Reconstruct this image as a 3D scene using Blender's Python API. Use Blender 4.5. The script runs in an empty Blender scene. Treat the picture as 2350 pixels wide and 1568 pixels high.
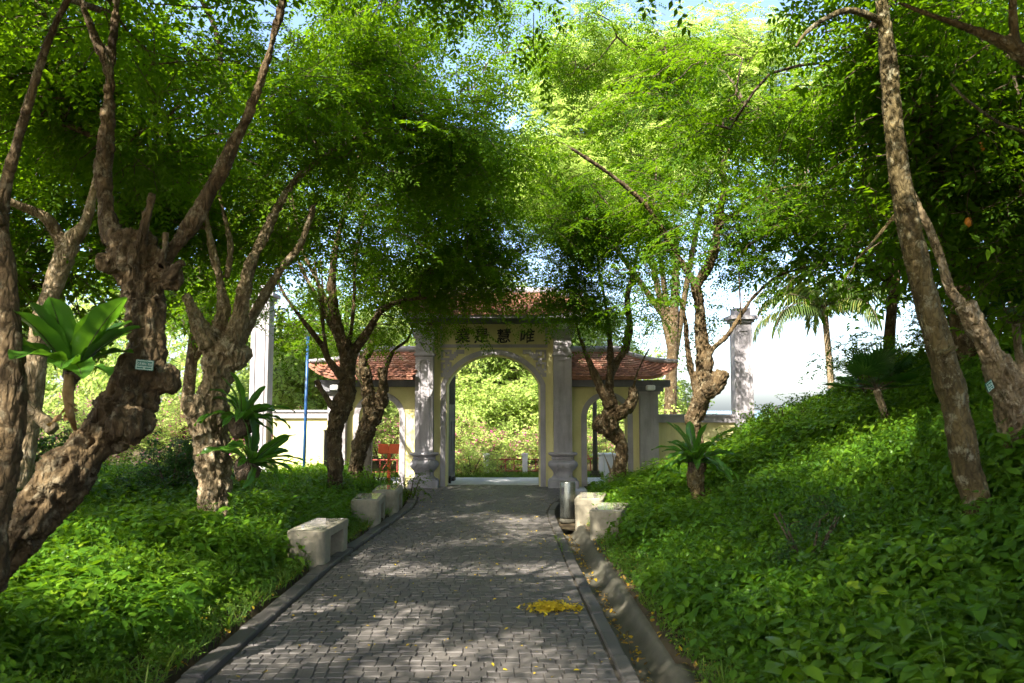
import bpy, math, random
import numpy as np
from mathutils import Vector, Matrix, Euler

# ------------------------------------------------------------------ camera, sky, sun, exposure
sc = bpy.context.scene
COL = sc.collection
R = math.radians
F = 1828.0                      # focal length in pixels of a 2350 px wide picture
TILT = math.atan(156.0 / F)
CAMZ = 1.7
cam_d = bpy.data.cameras.new('camera'); cam = bpy.data.objects.new('camera', cam_d); COL.objects.link(cam)
cam_d.sensor_width = 36.0; cam_d.lens = 28.0; cam_d.clip_start = 0.05; cam_d.clip_end = 3000
cam.location = (0, 0, CAMZ); cam.rotation_euler = (math.pi / 2 + TILT, 0, 0)
cam_d.dof.use_dof = True; cam_d.dof.focus_distance = 15.0; cam_d.dof.aperture_fstop = 3.5
sc.camera = cam

SUN_EL = R(44)
SUN = Vector((-0.50, -0.87, 0.0)).normalized() * math.cos(SUN_EL) + Vector((0, 0, math.sin(SUN_EL)))
w = bpy.data.worlds.new('World'); sc.world = w; w.use_nodes = True
wn = w.node_tree.nodes; wn.clear()
wo = wn.new('ShaderNodeOutputWorld'); wb = wn.new('ShaderNodeBackground'); ws = wn.new('ShaderNodeTexSky')
ws.sky_type = 'NISHITA'; ws.sun_disc = False; ws.sun_elevation = SUN_EL
ws.sun_rotation = math.atan2(SUN.x, SUN.y); ws.air_density = 0.85; ws.dust_density = 2.5; ws.ozone_density = 1.0
wb.inputs['Strength'].default_value = 0.13
w.node_tree.links.new(ws.outputs[0], wb.inputs[0]); w.node_tree.links.new(wb.outputs[0], wo.inputs[0])
sl = bpy.data.lights.new('sun', 'SUN'); so = bpy.data.objects.new('sun', sl); COL.objects.link(so)
sl.energy = 5.0; sl.angle = R(0.53); sl.color = (1.0, 0.95, 0.86)
so.rotation_euler = SUN.to_track_quat('Z', 'Y').to_euler(); so.location = (0, 0, 30)
vs = sc.view_settings
vs.view_transform = 'Standard'; vs.look = 'None'; vs.exposure = 2.1; vs.gamma = 1.0; vs.use_curve_mapping = False
sc.cycles.max_bounces = 6; sc.cycles.diffuse_bounces = 3; sc.cycles.glossy_bounces = 3
sc.cycles.transmission_bounces = 6; sc.cycles.transparent_max_bounces = 4
sc.cycles.use_denoising = True; sc.cycles.use_adaptive_sampling = True; sc.cycles.adaptive_threshold = 0.035
sc.cycles.sample_clamp_indirect = 6.0

rnd = random.Random(7)
rng = np.random.default_rng(11)

def P(x, y, d):
    """point d metres ahead of the eye that the photo shows at (x, y) of its 2350 px wide view"""
    u = (x - 1175.0) / F; v = (784.0 - y) / F
    yc = math.cos(TILT) - math.sin(TILT) * v; zc = math.sin(TILT) + math.cos(TILT) * v
    s = d / yc
    return Vector((u * s, d, CAMZ + zc * s))
def PX(x, d): return P(x, 940, d).x
def PZ(y, d): return P(1175, y, d).z

# ------------------------------------------------------------------ object helpers
def link(o, parent=None):
    COL.objects.link(o)
    if parent is not None: o.parent = parent
    return o
def tag(o, label=None, cat=None, group=None, kind=None):
    if label: o['label'] = label
    if cat: o['category'] = cat
    if group: o['group'] = group
    if kind: o['kind'] = kind
    return o
def empty(name, loc=(0, 0, 0), rz=0.0):
    o = bpy.data.objects.new(name, None); o.empty_display_size = 0.2
    o.location = loc; o.rotation_euler = (0, 0, rz)
    return link(o)
def mesh_np(name, V, Fc, mat=None, smooth=False, attrs=None):
    """V (n,3); Fc list of faces or an int array (m,3|4)"""
    me = bpy.data.meshes.new(name)
    if isinstance(Fc, np.ndarray):
        V = np.asarray(V, dtype=np.float32); m, k = Fc.shape
        me.vertices.add(len(V)); me.vertices.foreach_set('co', V.ravel())
        me.loops.add(m * k); me.loops.foreach_set('vertex_index', Fc.astype(np.int32).ravel())
        me.polygons.add(m); me.polygons.foreach_set('loop_start', (np.arange(m) * k).astype(np.int32))
        me.update(calc_edges=True)
    else:
        me.from_pydata([tuple(v) for v in V], [], Fc); me.update()
    if mat: me.materials.append(mat)
    if smooth: me.polygons.foreach_set('use_smooth', np.ones(len(me.polygons), dtype=bool))
    if attrs:
        for k, a in attrs.items():
            at = me.attributes.new(k, 'FLOAT', 'POINT'); at.data.foreach_set('value', np.asarray(a, dtype=np.float32))
    return me
class MB:
    def __init__(s): s.v = []; s.f = []
    def add(s, vs_, fs):
        n = len(s.v); s.v += [tuple(v) for v in vs_]; s.f += [tuple(i + n for i in f) for f in fs]; return s
    def box(s, x0, x1, y0, y1, z0, z1, b=0.0):
        if b <= 0:
            v = [(x0,y0,z0),(x1,y0,z0),(x1,y1,z0),(x0,y1,z0),(x0,y0,z1),(x1,y0,z1),(x1,y1,z1),(x0,y1,z1)]
            return s.add(v, [(0,3,2,1),(4,5,6,7),(0,1,5,4),(1,2,6,5),(2,3,7,6),(3,0,4,7)])
        # chamfered vertical and top edges
        def ring(i, z): return [(x0+i+b,y0+i,z),(x1-i-b,y0+i,z),(x1-i,y0+i+b,z),(x1-i,y1-i-b,z),(x1-i-b,y1-i,z),(x0+i+b,y1-i,z),(x0+i,y1-i-b,z),(x0+i,y0+i+b,z)]
        v = ring(b,z0) + ring(0,z0+b) + ring(0,z1-b) + ring(b,z1); f = [tuple(range(7,-1,-1)), tuple(range(24,32))]
        for k in range(3):
            for i in range(8): j = (i+1) % 8; f.append((k*8+i, k*8+j, k*8+8+j, k*8+8+i))
        return s.add(v, f)
    def prism(s, pts, y0, y1):
        """outline pts (x, z), anticlockwise seen from the front (-Y), extruded y0..y1"""
        n = len(pts)
        v = [(x, y0, z) for x, z in pts] + [(x, y1, z) for x, z in pts]
        f = [tuple(range(n)), tuple(range(2*n-1, n-1, -1))]
        for i in range(n): j = (i+1) % n; f.append((i, i+n, j+n, j))
        return s.add(v, f)
    def tube(s, pts, rs, n=8, cap=True):
        base = len(s.v); pts = [Vector(p) for p in pts]
        up = Vector((0.31, 0.17, 0.93)).normalized(); prev = None
        for i, p in enumerate(pts):
            a = pts[max(i-1,0)]; b = pts[min(i+1,len(pts)-1)]; t = (b-a)
            t = t.normalized() if t.length > 1e-9 else Vector((0,0,1))
            if prev is None:
                x = t.cross(up);
                if x.length < 1e-3: x = t.cross(Vector((1,0,0)))
            else: x = prev - t * prev.dot(t)
            x.normalize(); prev = x; y = t.cross(x)
            for k in range(n):
                a_ = 2*math.pi*k/n; s.v.append(tuple(p + (x*math.cos(a_) + y*math.sin(a_)) * rs[i]))
        m = len(pts)
        for i in range(m-1):
            for k in range(n):
                k2 = (k+1) % n; s.f.append((base+i*n+k, base+i*n+k2, base+i*n+n+k2, base+i*n+n+k))
        if cap:
            s.f.append(tuple(base+n-1-k for k in range(n))); s.f.append(tuple(base+(m-1)*n+k for k in range(n)))
        return s
    def lathe(s, prof, c=(0,0), n=24, power=2.0):
        """profile (r, z) about a vertical axis; power > 2 squares the plan off"""
        base = len(s.v)
        for r, z in prof:
            for k in range(n):
                a = 2*math.pi*k/n; ca, sa = math.cos(a), math.sin(a)
                q = (abs(ca)**power + abs(sa)**power) ** (-1.0/power)
                s.v.append((c[0]+r*q*ca, c[1]+r*q*sa, z))
        m = len(prof)
        for i in range(m-1):
            for k in range(n):
                k2 = (k+1) % n; s.f.append((base+i*n+k, base+i*n+k2, base+i*n+n+k2, base+i*n+n+k))
        s.f.append(tuple(base+n-1-k for k in range(n))); s.f.append(tuple(base+(m-1)*n+k for k in range(n)))
        return s
    def build(s, name, mat, parent=None, smooth=False, loc=None):
        me = mesh_np(name, s.v, s.f, mat, smooth)
        o = bpy.data.objects.new(name, me)
        if loc is not None: o.location = loc
        return link(o, parent)
def box_part(name, mat, parent, *a, b=0.0): return MB().box(*a, b=b).build(name, mat, parent)

# ------------------------------------------------------------------ numpy noise
def _h(ix, iy, iz):
    n = (ix.astype(np.int64)*374761393 + iy.astype(np.int64)*668265263 + iz.astype(np.int64)*2147483647) & 0xFFFFFFFF
    n = ((n ^ (n >> 13)) * 1274126177) & 0xFFFFFFFF
    n = ((n ^ (n >> 16)) * 2246822519) & 0xFFFFFFFF
    return ((n ^ (n >> 15)) & 0xFFFFFF) / float(0xFFFFFF)
def vnoise(p):
    p = np.asarray(p, dtype=np.float64); i = np.floor(p); f = p - i; f = f*f*(3-2*f)
    x, y, z = i[:,0], i[:,1], i[:,2]; r = 0
    for dx in (0,1):
        for dy in (0,1):
            for dz in (0,1):
                wt = (f[:,0] if dx else 1-f[:,0])*(f[:,1] if dy else 1-f[:,1])*(f[:,2] if dz else 1-f[:,2])
                r = r + wt*_h(x+dx, y+dy, z+dz)
    return r*2-1
def fbm(p, o=3):
    r = 0; a = 1.0
    for k in range(o): r = r + a*vnoise(np.asarray(p)*(2.03**k) + 17.3*k); a *= 0.5
    return r

# ------------------------------------------------------------------ materials
class NT:
    def __init__(s, name):
        s.m = bpy.data.materials.new(name); s.m.use_nodes = True; s.t = s.m.node_tree; s.t.nodes.clear()
        s.out = s.n('ShaderNodeOutputMaterial')
    def n(s, t, **kw):
        nd = s.t.nodes.new(t)
        for k, v in kw.items():
            if k in nd.inputs: nd.inputs[k].default_value = v
            else: setattr(nd, k, v)
        return nd
    def l(s, a, b): s.t.links.new(a, b)
    def ramp(s, src, stops):
        r = s.n('ShaderNodeValToRGB'); e = r.color_ramp.elements
        while len(e) < len(stops): e.new(0.5)
        for el, (p, c) in zip(e, stops): el.position = p; el.color = (*c, 1) if len(c) == 3 else c
        s.l(src, r.inputs[0]); return r.outputs[0]
    def coords(s, scale=(1,1,1)):
        tc = s.n('ShaderNodeTexCoord'); mp = s.n('ShaderNodeMapping'); mp.inputs['Scale'].default_value = scale
        s.l(tc.outputs['Object'], mp.inputs[0]); return mp.outputs[0]
    def noise(s, co, scale, detail=4.0, rough=0.55):
        nz = s.n('ShaderNodeTexNoise'); nz.inputs['Scale'].default_value = scale; nz.inputs['Detail'].default_value = detail; nz.inputs['Roughness'].default_value = rough
        s.l(co, nz.inputs['Vector']); return nz.outputs[0]
    def math(s, op, a, b):
        m = s.n('ShaderNodeMath', operation=op)
        for i, q in enumerate((a, b)):
            if isinstance(q, (int, float)): m.inputs[i].default_value = q
            else: s.l(q, m.inputs[i])
        return m.outputs[0]
    def mix(s, fac, a, b, blend='MIX'):
        m = s.n('ShaderNodeMix', data_type='RGBA', blend_type=blend)
        for i, q in ((0, fac), (6, a), (7, b)):
            if isinstance(q, (int, float)): m.inputs[i].default_value = q
            elif isinstance(q, tuple): m.inputs[i].default_value = (*q, 1) if len(q) == 3 else q
            else: s.l(q, m.inputs[i])
        return m.outputs[2]
    def bsdf(s, col, rough=0.6, spec=0.4, metal=0.0, bump=None, bstr=0.3, bdist=0.02):
        b = s.n('ShaderNodeBsdfPrincipled'); b.inputs['Specular IOR Level'].default_value = spec; b.inputs['Metallic'].default_value = metal
        if isinstance(col, tuple): b.inputs['Base Color'].default_value = (*col, 1)
        else: s.l(col, b.inputs['Base Color'])
        if isinstance(rough, (int, float)): b.inputs['Roughness'].default_value = rough
        else: s.l(rough, b.inputs['Roughness'])
        if bump is not None:
            bp = s.n('ShaderNodeBump'); bp.inputs['Strength'].default_value = bstr; bp.inputs['Distance'].default_value = bdist
            s.l(bump, bp.inputs['Height']); s.l(bp.outputs[0], b.inputs['Normal'])
        return b
    def done(s, sh): s.l(sh.outputs[0] if hasattr(sh, 'outputs') else sh, s.out.inputs[0]); return s.m

def worn(name, c1, c2, scale=6.0, rough=0.7, spec=0.3, bstr=0.25, dirt=None, dirt_amt=0.6, fine=60.0):
    t = NT(name); co = t.coords()
    n1 = t.noise(co, scale, 6); n2 = t.noise(co, fine, 3)
    c = t.ramp(n1, [(0.3, c1), (0.7, c2)])
    if dirt:
        st = t.noise(t.coords((3.0, 3.0, 0.5)), scale*0.5, 5, 0.65)
        m = t.math('MULTIPLY', t.ramp(st, [(0.50, (0,0,0)), (0.72, (1,1,1))]), dirt_amt)
        c = t.mix(m, c, dirt)
    c = t.mix(t.math('MULTIPLY', n2, 0.30), c, (0.02, 0.02, 0.02))
    return t.done(t.bsdf(c, rough, spec, bump=t.math('ADD', n1, t.math('MULTIPLY', n2, 0.5)), bstr=bstr, bdist=0.01))

def leaf_mat(name, stops, trans, tfac=0.4, rough=0.42, spec=0.35, drift=0.0):
    t = NT(name)
    a = t.n('ShaderNodeAttribute', attribute_name='tint'); oi = t.n('ShaderNodeObjectInfo')
    v = t.math('ADD', t.math('MULTIPLY', a.outputs['Fac'], 0.55), t.math('MULTIPLY', oi.outputs['Random'], 0.45))
    if drift:
        gp_ = t.n('ShaderNodeNewGeometry').outputs['Position']; v = t.math('ADD', v, t.math('MULTIPLY', t.math('SUBTRACT', t.noise(gp_, .9, 3), .5), drift))
    c = t.ramp(v, stops)
    tr = t.n('ShaderNodeBsdfTranslucent'); t.l(t.mix(0.6, c, trans), tr.inputs[0])
    b = t.bsdf(c, rough, spec)
    mx = t.n('ShaderNodeMixShader'); mx.inputs[0].default_value = tfac
    t.l(b.outputs[0], mx.inputs[1]); t.l(tr.outputs[0], mx.inputs[2])
    return t.done(mx)

def bark_mat(name, dark, mid, pale, pale_amt=0.5, scale=1.0):
    t = NT(name); co = t.coords((1,1,0.45)); co2 = t.coords()
    n1 = t.noise(co, 9*scale, 8, 0.65); n2 = t.noise(co, 38*scale, 5, 0.6)
    vo = t.n('ShaderNodeTexVoronoi', feature='DISTANCE_TO_EDGE'); vo.inputs['Scale'].default_value = 16*scale
    wv = t.n('ShaderNodeVectorMath', operation='ADD'); nz = t.n('ShaderNodeTexNoise'); nz.inputs['Scale'].default_value = 8*scale
    t.l(co, nz.inputs['Vector']); sv = t.n('ShaderNodeVectorMath', operation='SCALE'); sv.inputs['Scale'].default_value = 0.25
    t.l(nz.outputs['Color'], sv.inputs[0]); t.l(co, wv.inputs[0]); t.l(sv.outputs[0], wv.inputs[1]); t.l(wv.outputs[0], vo.inputs['Vector'])
    c = t.ramp(n1, [(0.32, dark), (0.52, mid), (0.72, tuple(min(1, x*1.5) for x in mid))])
    lich = t.ramp(t.noise(co2, 9*scale, 8, 0.75), [(0.53, (0,0,0)), (0.60, (1,1,1))])
    blot = t.ramp(t.noise(co2, 3.2*scale, 5, 0.6), [(0.45, (0,0,0)), (0.62, (1,1,1))])
    c = t.mix(t.math('MULTIPLY', blot, .45), c, tuple(x*.7 for x in dark)); c = t.mix(t.math('MULTIPLY', lich, pale_amt), c, pale)
    crack = t.ramp(vo.outputs[0], [(0.0, (1,1,1)), (0.12, (0,0,0))])
    c = t.mix(t.math('MULTIPLY', crack, 0.45), c, tuple(x*0.5 for x in dark))
    hgt = t.math('ADD', t.math('MULTIPLY', n1, 1.0), t.math('ADD', t.math('MULTIPLY', n2, 0.5), t.math('MULTIPLY', t.ramp(vo.outputs[0], [(0,(0,0,0)),(0.25,(1,1,1))]), 0.35)))
    return t.done(t.bsdf(c, 0.85, 0.2, bump=hgt, bstr=0.9, bdist=0.03))

M = {}
M['wall'] = worn('yellow_limewash', (0.66,0.59,0.26), (0.76,0.69,0.34), 2.0, 0.85, 0.15, 0.15, dirt=(0.30,0.26,0.16), dirt_amt=0.35)
M['stone'] = worn('mauve_grey_paint', (0.31,0.285,0.29), (0.42,0.385,0.39), 3.0, 0.75, 0.25, 0.2, dirt=(0.13,0.115,0.12), dirt_amt=0.5)
M['dark_beam'] = worn('dark_grey_beam', (0.13,0.13,0.14), (0.19,0.185,0.195), 3.0, 0.8, 0.2, 0.2, dirt=(0.07,0.07,0.07))
M['white'] = worn('white_paint', (0.70,0.69,0.68), (0.80,0.79,0.77), 3.0, 0.7, 0.3, 0.15, dirt=(0.4,0.38,0.36), dirt_amt=0.3)
M['dry_leaf'] = worn('dry_fibre', (0.26,0.15,0.05), (0.42,0.28,0.12), 20.0, 0.9, 0.1, 0.5, dirt=(0.12,0.07,0.03))
M['ink'] = worn('black_paint', (0.012,0.012,0.014), (0.02,0.02,0.022), 8, 0.6, 0.3, 0.1)
M['wood'] = worn('weathered_wood', (0.11,0.095,0.085), (0.19,0.17,0.155), 7.0, 0.75, 0.2, 0.4, dirt=(0.05,0.045,0.04))
M['dark_wood'] = worn('dark_wood', (0.03,0.025,0.022), (0.05,0.045,0.04), 7.0, 0.7, 0.2, 0.4)
M['concrete'] = worn('stained_concrete', (0.075,0.068,0.048), (0.13,0.115,0.082), 4.0, 0.85, 0.2, 0.4, dirt=(0.08,0.08,0.05), dirt_amt=0.8)
M['granite'] = worn('granite_bench', (0.235,0.20,0.135), (0.33,0.285,0.20), 14.0, 0.75, 0.3, 0.25, dirt=(0.20,0.18,0.11), dirt_amt=0.55, fine=140.0)
M['red'] = worn('orange_red_paint', (0.66,0.085,0.014), (0.78,0.12,0.022), 5.0, 0.4, 0.4, 0.1)
M['rail_red'] = worn('dull_red_rail', (0.30,0.05,0.04), (0.38,0.08,0.06), 5.0, 0.6, 0.3, 0.1)
M['blue'] = worn('blue_paint', (0.008,0.05,0.15), (0.012,0.08,0.22), 4.0, 0.4, 0.4, 0.1, dirt=(0.03,0.05,0.07), dirt_amt=0.4)
M['tag_green'] = worn('green_enamel', (0.005,0.10,0.06), (0.008,0.13,0.08), 12.0, 0.4, 0.4, 0.05)
M['tag_pale'] = worn('pale_lettering', (0.40,0.50,0.38), (0.48,0.58,0.46), 20.0, 0.6, 0.3, 0.05)
M['road'] = worn('pale_concrete', (0.50,0.48,0.49), (0.60,0.58,0.58), 1.0, 0.85, 0.2, 0.2)
M['soil'] = worn('dark_soil', (0.045,0.032,0.018), (0.10,0.072,0.04), 5.0, 0.95, 0.1, 0.6, dirt=(0.05,0.06,0.02))
M['joint'] = worn('sandy_joint', (0.06,0.052,0.042), (0.10,0.085,0.066), 12.0, 0.95, 0.1, 0.5)
def polished():
    t = NT('polished_stone'); co = t.coords()
    n = t.noise(co, 26, 5); n2 = t.noise(co, 3, 3)
    c = t.mix(0.5, t.ramp(n, [(0.35,(0.30,0.27,0.20)), (0.65,(0.46,0.42,0.33))]), t.ramp(n2, [(0.3,(0.30,0.26,0.19)),(0.7,(0.45,0.41,0.33))]))
    return t.done(t.bsdf(c, 0.06, 0.9, bump=n2, bstr=0.03))
M['polished'] = polished()
def steel():
    t = NT('brushed_steel'); n = t.noise(t.coords((60,60,1.2)), 3, 4)
    return t.done(t.bsdf((0.17,0.175,0.15), t.math('ADD', t.math('MULTIPLY', n, 0.2), 0.18), 0.5, 0.92, bump=n, bstr=0.03))
M['steel'] = steel()
def paver_mat(name, k=1.0):
    t = NT(name); co = t.n('ShaderNodeNewGeometry').outputs['Position']; oi = t.n('ShaderNodeObjectInfo')
    a = t.n('ShaderNodeAttribute', attribute_name='tint')
    n1 = t.noise(co, 1.6, 7, .65); n2 = t.noise(co, 55, 4)
    v = t.math('ADD', t.math('MULTIPLY', a.outputs['Fac'], 0.28), t.math('ADD', t.math('MULTIPLY', oi.outputs['Random'], 0.28), t.math('MULTIPLY', n1, 0.75)))
    v = t.math('SUBTRACT', v, .1)
    c = t.ramp(v, [(0.15,(0.098*k,0.086*k,0.074*k)), (0.5,(0.150*k,0.131*k,0.112*k)), (0.85,(0.21*k,0.182*k,0.155*k))])
    c = t.mix(t.math('MULTIPLY', n2, 0.4), c, (0.05,0.045,0.045))
    return t.done(t.bsdf(c, 0.62, 0.35, bump=t.math('ADD', n2, n1), bstr=0.35, bdist=0.006))
M['paver'] = paver_mat('basalt_sett', 0.66); M['kerb'] = paver_mat('basalt_kerb', 0.6)
def tile_mat():
    t = NT('terracotta_tile'); co = t.n('ShaderNodeNewGeometry').outputs['Position']; oi = t.n('ShaderNodeObjectInfo'); a = t.n('ShaderNodeAttribute', attribute_name='tint')
    n1 = t.noise(co, 4, 5); v = t.math('ADD', t.math('MULTIPLY', a.outputs['Fac'], 0.45), t.math('ADD', t.math('MULTIPLY', oi.outputs['Random'], 0.35), t.math('MULTIPLY', n1, 0.35)))
    c = t.ramp(v, [(0.12,(0.15,0.075,0.055)), (0.45,(0.33,0.145,0.09)), (0.85,(0.44,0.26,0.18))])
    return t.done(t.bsdf(c, 0.8, 0.2, bump=n1, bstr=0.3))
M['tile'] = tile_mat()
M['bark_brown'] = bark_mat('gnarled_bark', (0.030,0.019,0.008), (0.100,0.066,0.030), (0.27,0.225,0.14), 0.5)
M['bark_pale'] = bark_mat('pale_bark', (0.085,0.058,0.028), (0.23,0.17,0.095), (0.42,0.36,0.25), 0.55)
M['bark_smooth'] = bark_mat('lichened_bark', (0.040,0.029,0.011), (0.115,0.085,0.034), (0.27,0.25,0.16), 0.55, 1.0)
M['twig'] = bark_mat('twig_bark', (0.055,0.038,0.024), (0.13,0.092,0.058), (0.26,0.22,0.17), 0.3, 1.5)
G0 = [(0.05,(0.030,0.074,0.004)), (0.45,(0.055,0.120,0.005)), (0.8,(0.098,0.175,0.007)), (0.985,(0.15,0.22,0.010)), (1.0,(0.42,0.33,0.02))]
M['leaf'] = leaf_mat('pinnate_leaf', G0, (0.25,0.44,0.003), 0.52, 0.5, 0.14)
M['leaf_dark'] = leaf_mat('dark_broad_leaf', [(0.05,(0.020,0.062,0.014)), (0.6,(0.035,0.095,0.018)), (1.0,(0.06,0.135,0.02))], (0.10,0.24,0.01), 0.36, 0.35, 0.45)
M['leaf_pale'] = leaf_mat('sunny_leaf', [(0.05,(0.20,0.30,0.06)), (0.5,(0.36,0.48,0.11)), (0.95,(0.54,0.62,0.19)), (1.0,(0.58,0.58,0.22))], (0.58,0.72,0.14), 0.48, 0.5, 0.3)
M['leaf_ground'] = leaf_mat('ground_leaf', [(0.05,(0.036,0.095,0.007)), (0.45,(0.066,0.155,0.009)), (0.85,(0.13,0.23,0.012)), (1.0,(0.21,0.30,0.016))], (0.26,0.46,0.006), 0.42, 0.42, 0.30, 1.1)
M['leaf_weed'] = leaf_mat('weed_leaf', [(0.05,(0.06,0.14,0.014)), (0.5,(0.10,0.19,0.02)), (1.0,(0.22,0.26,0.03))], (0.24,0.36,0.01), 0.4, 0.5, 0.3)
M['frond'] = leaf_mat('glossy_frond', [(0.1,(0.035,0.11,0.012)), (0.6,(0.06,0.16,0.016)), (1.0,(0.10,0.22,0.02))], (0.19,0.42,0.01), 0.36, 0.28, 0.5)
M['rib'] = worn('frond_rib', (0.03,0.025,0.012), (0.05,0.04,0.02), 20, 0.5, 0.4, 0.1)
M['yellow_leaf'] = leaf_mat('fallen_leaf', [(0.1,(0.30,0.17,0.02)), (0.5,(0.55,0.38,0.02)), (0.9,(0.66,0.50,0.03)), (1.0,(0.35,0.34,0.04))], (0.6,0.42,0.02), 0.25, 0.6, 0.2)
M['brown_leaf'] = leaf_mat('withered_leaf', [(0.1,(0.10,0.055,0.02)), (0.6,(0.24,0.14,0.05)), (1.0,(0.50,0.35,0.04))], (0.3,0.18,0.04), 0.2, 0.7, 0.2)
M['pink'] = leaf_mat('pink_bract', [(0.1,(0.42,0.05,0.20)), (0.6,(0.58,0.10,0.32)), (1.0,(0.65,0.25,0.40))], (0.8,0.2,0.45), 0.4, 0.6, 0.2)
M['palm'] = leaf_mat('palm_leaf', [(0.1,(0.05,0.10,0.02)), (0.6,(0.09,0.15,0.03)), (1.0,(0.28,0.26,0.05))], (0.3,0.36,0.04), 0.4, 0.4, 0.4)
M['fruit'] = worn('orange_fruit', (0.5,0.16,0.01), (0.6,0.22,0.02), 10, 0.4, 0.4, 0.1)

# ------------------------------------------------------------------ leaf templates (meshes handed to geometry nodes, never linked to the scene)
class LB:
    def __init__(s): s.v = []; s.f = []; s.t = []; s.m = []
    def leaf(s, base, d, nrm, L, W, t, fold=0.18, droop=0.15, rich=False, mi=0):
        d = Vector(d).normalized(); nrm = Vector(nrm); side = d.cross(nrm)
        if side.length < 1e-4: side = Vector((0,1,0))
        side.normalize(); nrm = side.cross(d).normalized(); b = Vector(base); n = len(s.v)
        if not rich:
            vs_ = [b, b + d*L*0.42 + side*W*0.5 + nrm*fold*W*0.5, b + d*L - nrm*droop*L, b + d*L*0.42 - side*W*0.5 + nrm*fold*W*0.5]
            s.v += vs_; s.f += [(n, n+1, n+2), (n, n+2, n+3)]; s.t += [t]*4; s.m += [mi]*2
        else:
            prof = [(0,0.05),(0.2,0.75),(0.45,1.0),(0.75,0.62),(1.0,0.0)]
            for u, ww in prof:
                c = b + d*L*u - nrm*droop*L*u*u
                s.v += [c + side*W*0.5*ww + nrm*fold*W*0.5*ww, c, c - side*W*0.5*ww + nrm*fold*W*0.5*ww]; s.t += [t]*3
            for i in range(4):
                a = n+3*i; s.f += [(a, a+3, a+4, a+1), (a+1, a+4, a+5, a+2)]; s.m += [mi]*2
    def stem(s, pts, r, t=0.3, mi=1):
        mb = MB().tube(pts, [r]*(len(pts)-1)+[r*0.5], 3, False); n = len(s.v)
        s.v += [Vector(q) for q in mb.v]; s.f += [tuple(i+n for i in f) for f in mb.f]; s.t += [t]*len(mb.v); s.m += [mi]*len(mb.f)
    def obj(s, name, mats):
        me = mesh_np(name, s.v, s.f, None, True, {'tint': s.t})
        for m in mats: me.materials.append(m)
        me.polygons.foreach_set('material_index', np.array(s.m, dtype=np.int32))
        return bpy.data.objects.new(name, me)

def tpl_pinnate(seed, mat, n_comp=6, L=0.42, pairs=4, leaflet=0.054):
    r = random.Random(seed); lb = LB()
    tw = [Vector((L*k/5.0, 0.03*math.sin(k*1.3+seed), -0.10*L*(k/5.0)**2)) for k in range(6)]
    lb.stem([tw[0], tw[3], tw[5]], 0.0035)
    for k in range(n_comp):
        u = 0.12 + 0.88*k/(n_comp-1); i = min(int(u*5), 4); fr = u*5-i; p = tw[i].lerp(tw[i+1], fr)
        sgn = 1 if k % 2 else -1
        az = 0.0 if k == n_comp-1 else sgn*R(r.uniform(35, 70)); pit = R(r.uniform(-28, 12))
        d = Vector((math.cos(az)*math.cos(pit), math.sin(az)*math.cos(pit), math.sin(pit)))
        cl = r.uniform(0.15, 0.22); tint = r.random(); side = d.cross(Vector((0,0,1))).normalized()
        for j in range(pairs):
            q = (j+1.0)/(pairs+0.3); c = p + d*cl*q - Vector((0,0,0.03*q*q))
            for sg in (-1, 1):
                dd = (d*0.45 + side*sg*0.9 + Vector((0,0,r.uniform(-0.35,0.1)))).normalized()
                lb.leaf(c, dd, Vector((r.uniform(-.35,.35), r.uniform(-.35,.35), 1)), leaflet*r.uniform(.8,1.15), leaflet*0.5, min(1,max(0,tint*0.7+r.random()*0.3)))
        lb.leaf(p+d*cl-Vector((0,0,.03)), d+Vector((0,0,-.3)), (0,0,1), leaflet, leaflet*.5, tint)
    return lb.obj('spray_%d' % seed, [mat, M['twig']])
def tpl_broad(seed, mat, n=13, L=0.45, leaf=0.10, wr=0.5, extra=None):
    r = random.Random(seed); lb = LB()
    tw = [Vector((L*k/4.0, 0.04*math.sin(k*1.7+seed), 0.03*math.sin(k))) for k in range(5)]; lb.stem(tw, 0.004)
    for k in range(n):
        u = 0.1+0.9*k/(n-1); i = min(int(u*4),3); p = tw[i].lerp(tw[i+1], u*4-i)
        az = r.uniform(-1.9,1.9); pit = R(r.uniform(-40,25))
        d = Vector((math.cos(az)*math.cos(pit), math.sin(az)*math.cos(pit), math.sin(pit)))
        lb.leaf(p + d*0.02, d, Vector((r.uniform(-.5,.5), r.uniform(-.5,.5), 1)), leaf*r.uniform(.7,1.2), leaf*wr*r.uniform(.85,1.15), r.random(), 0.25, 0.2)
    if extra:
        for k in range(extra):
            p = tw[-1] + Vector((r.uniform(-.1,.1), r.uniform(-.1,.1), r.uniform(-.02,.12)))
            az = r.uniform(0,6.28); d = Vector((math.cos(az), math.sin(az), r.uniform(-.3,.8)))
            lb.leaf(p, d, (0,0,1), 0.055, 0.05, r.random(), 0.3, 0.1, mi=2)
    return lb.obj('broad_%d' % seed, [mat, M['twig'], M['pink']])
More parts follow.
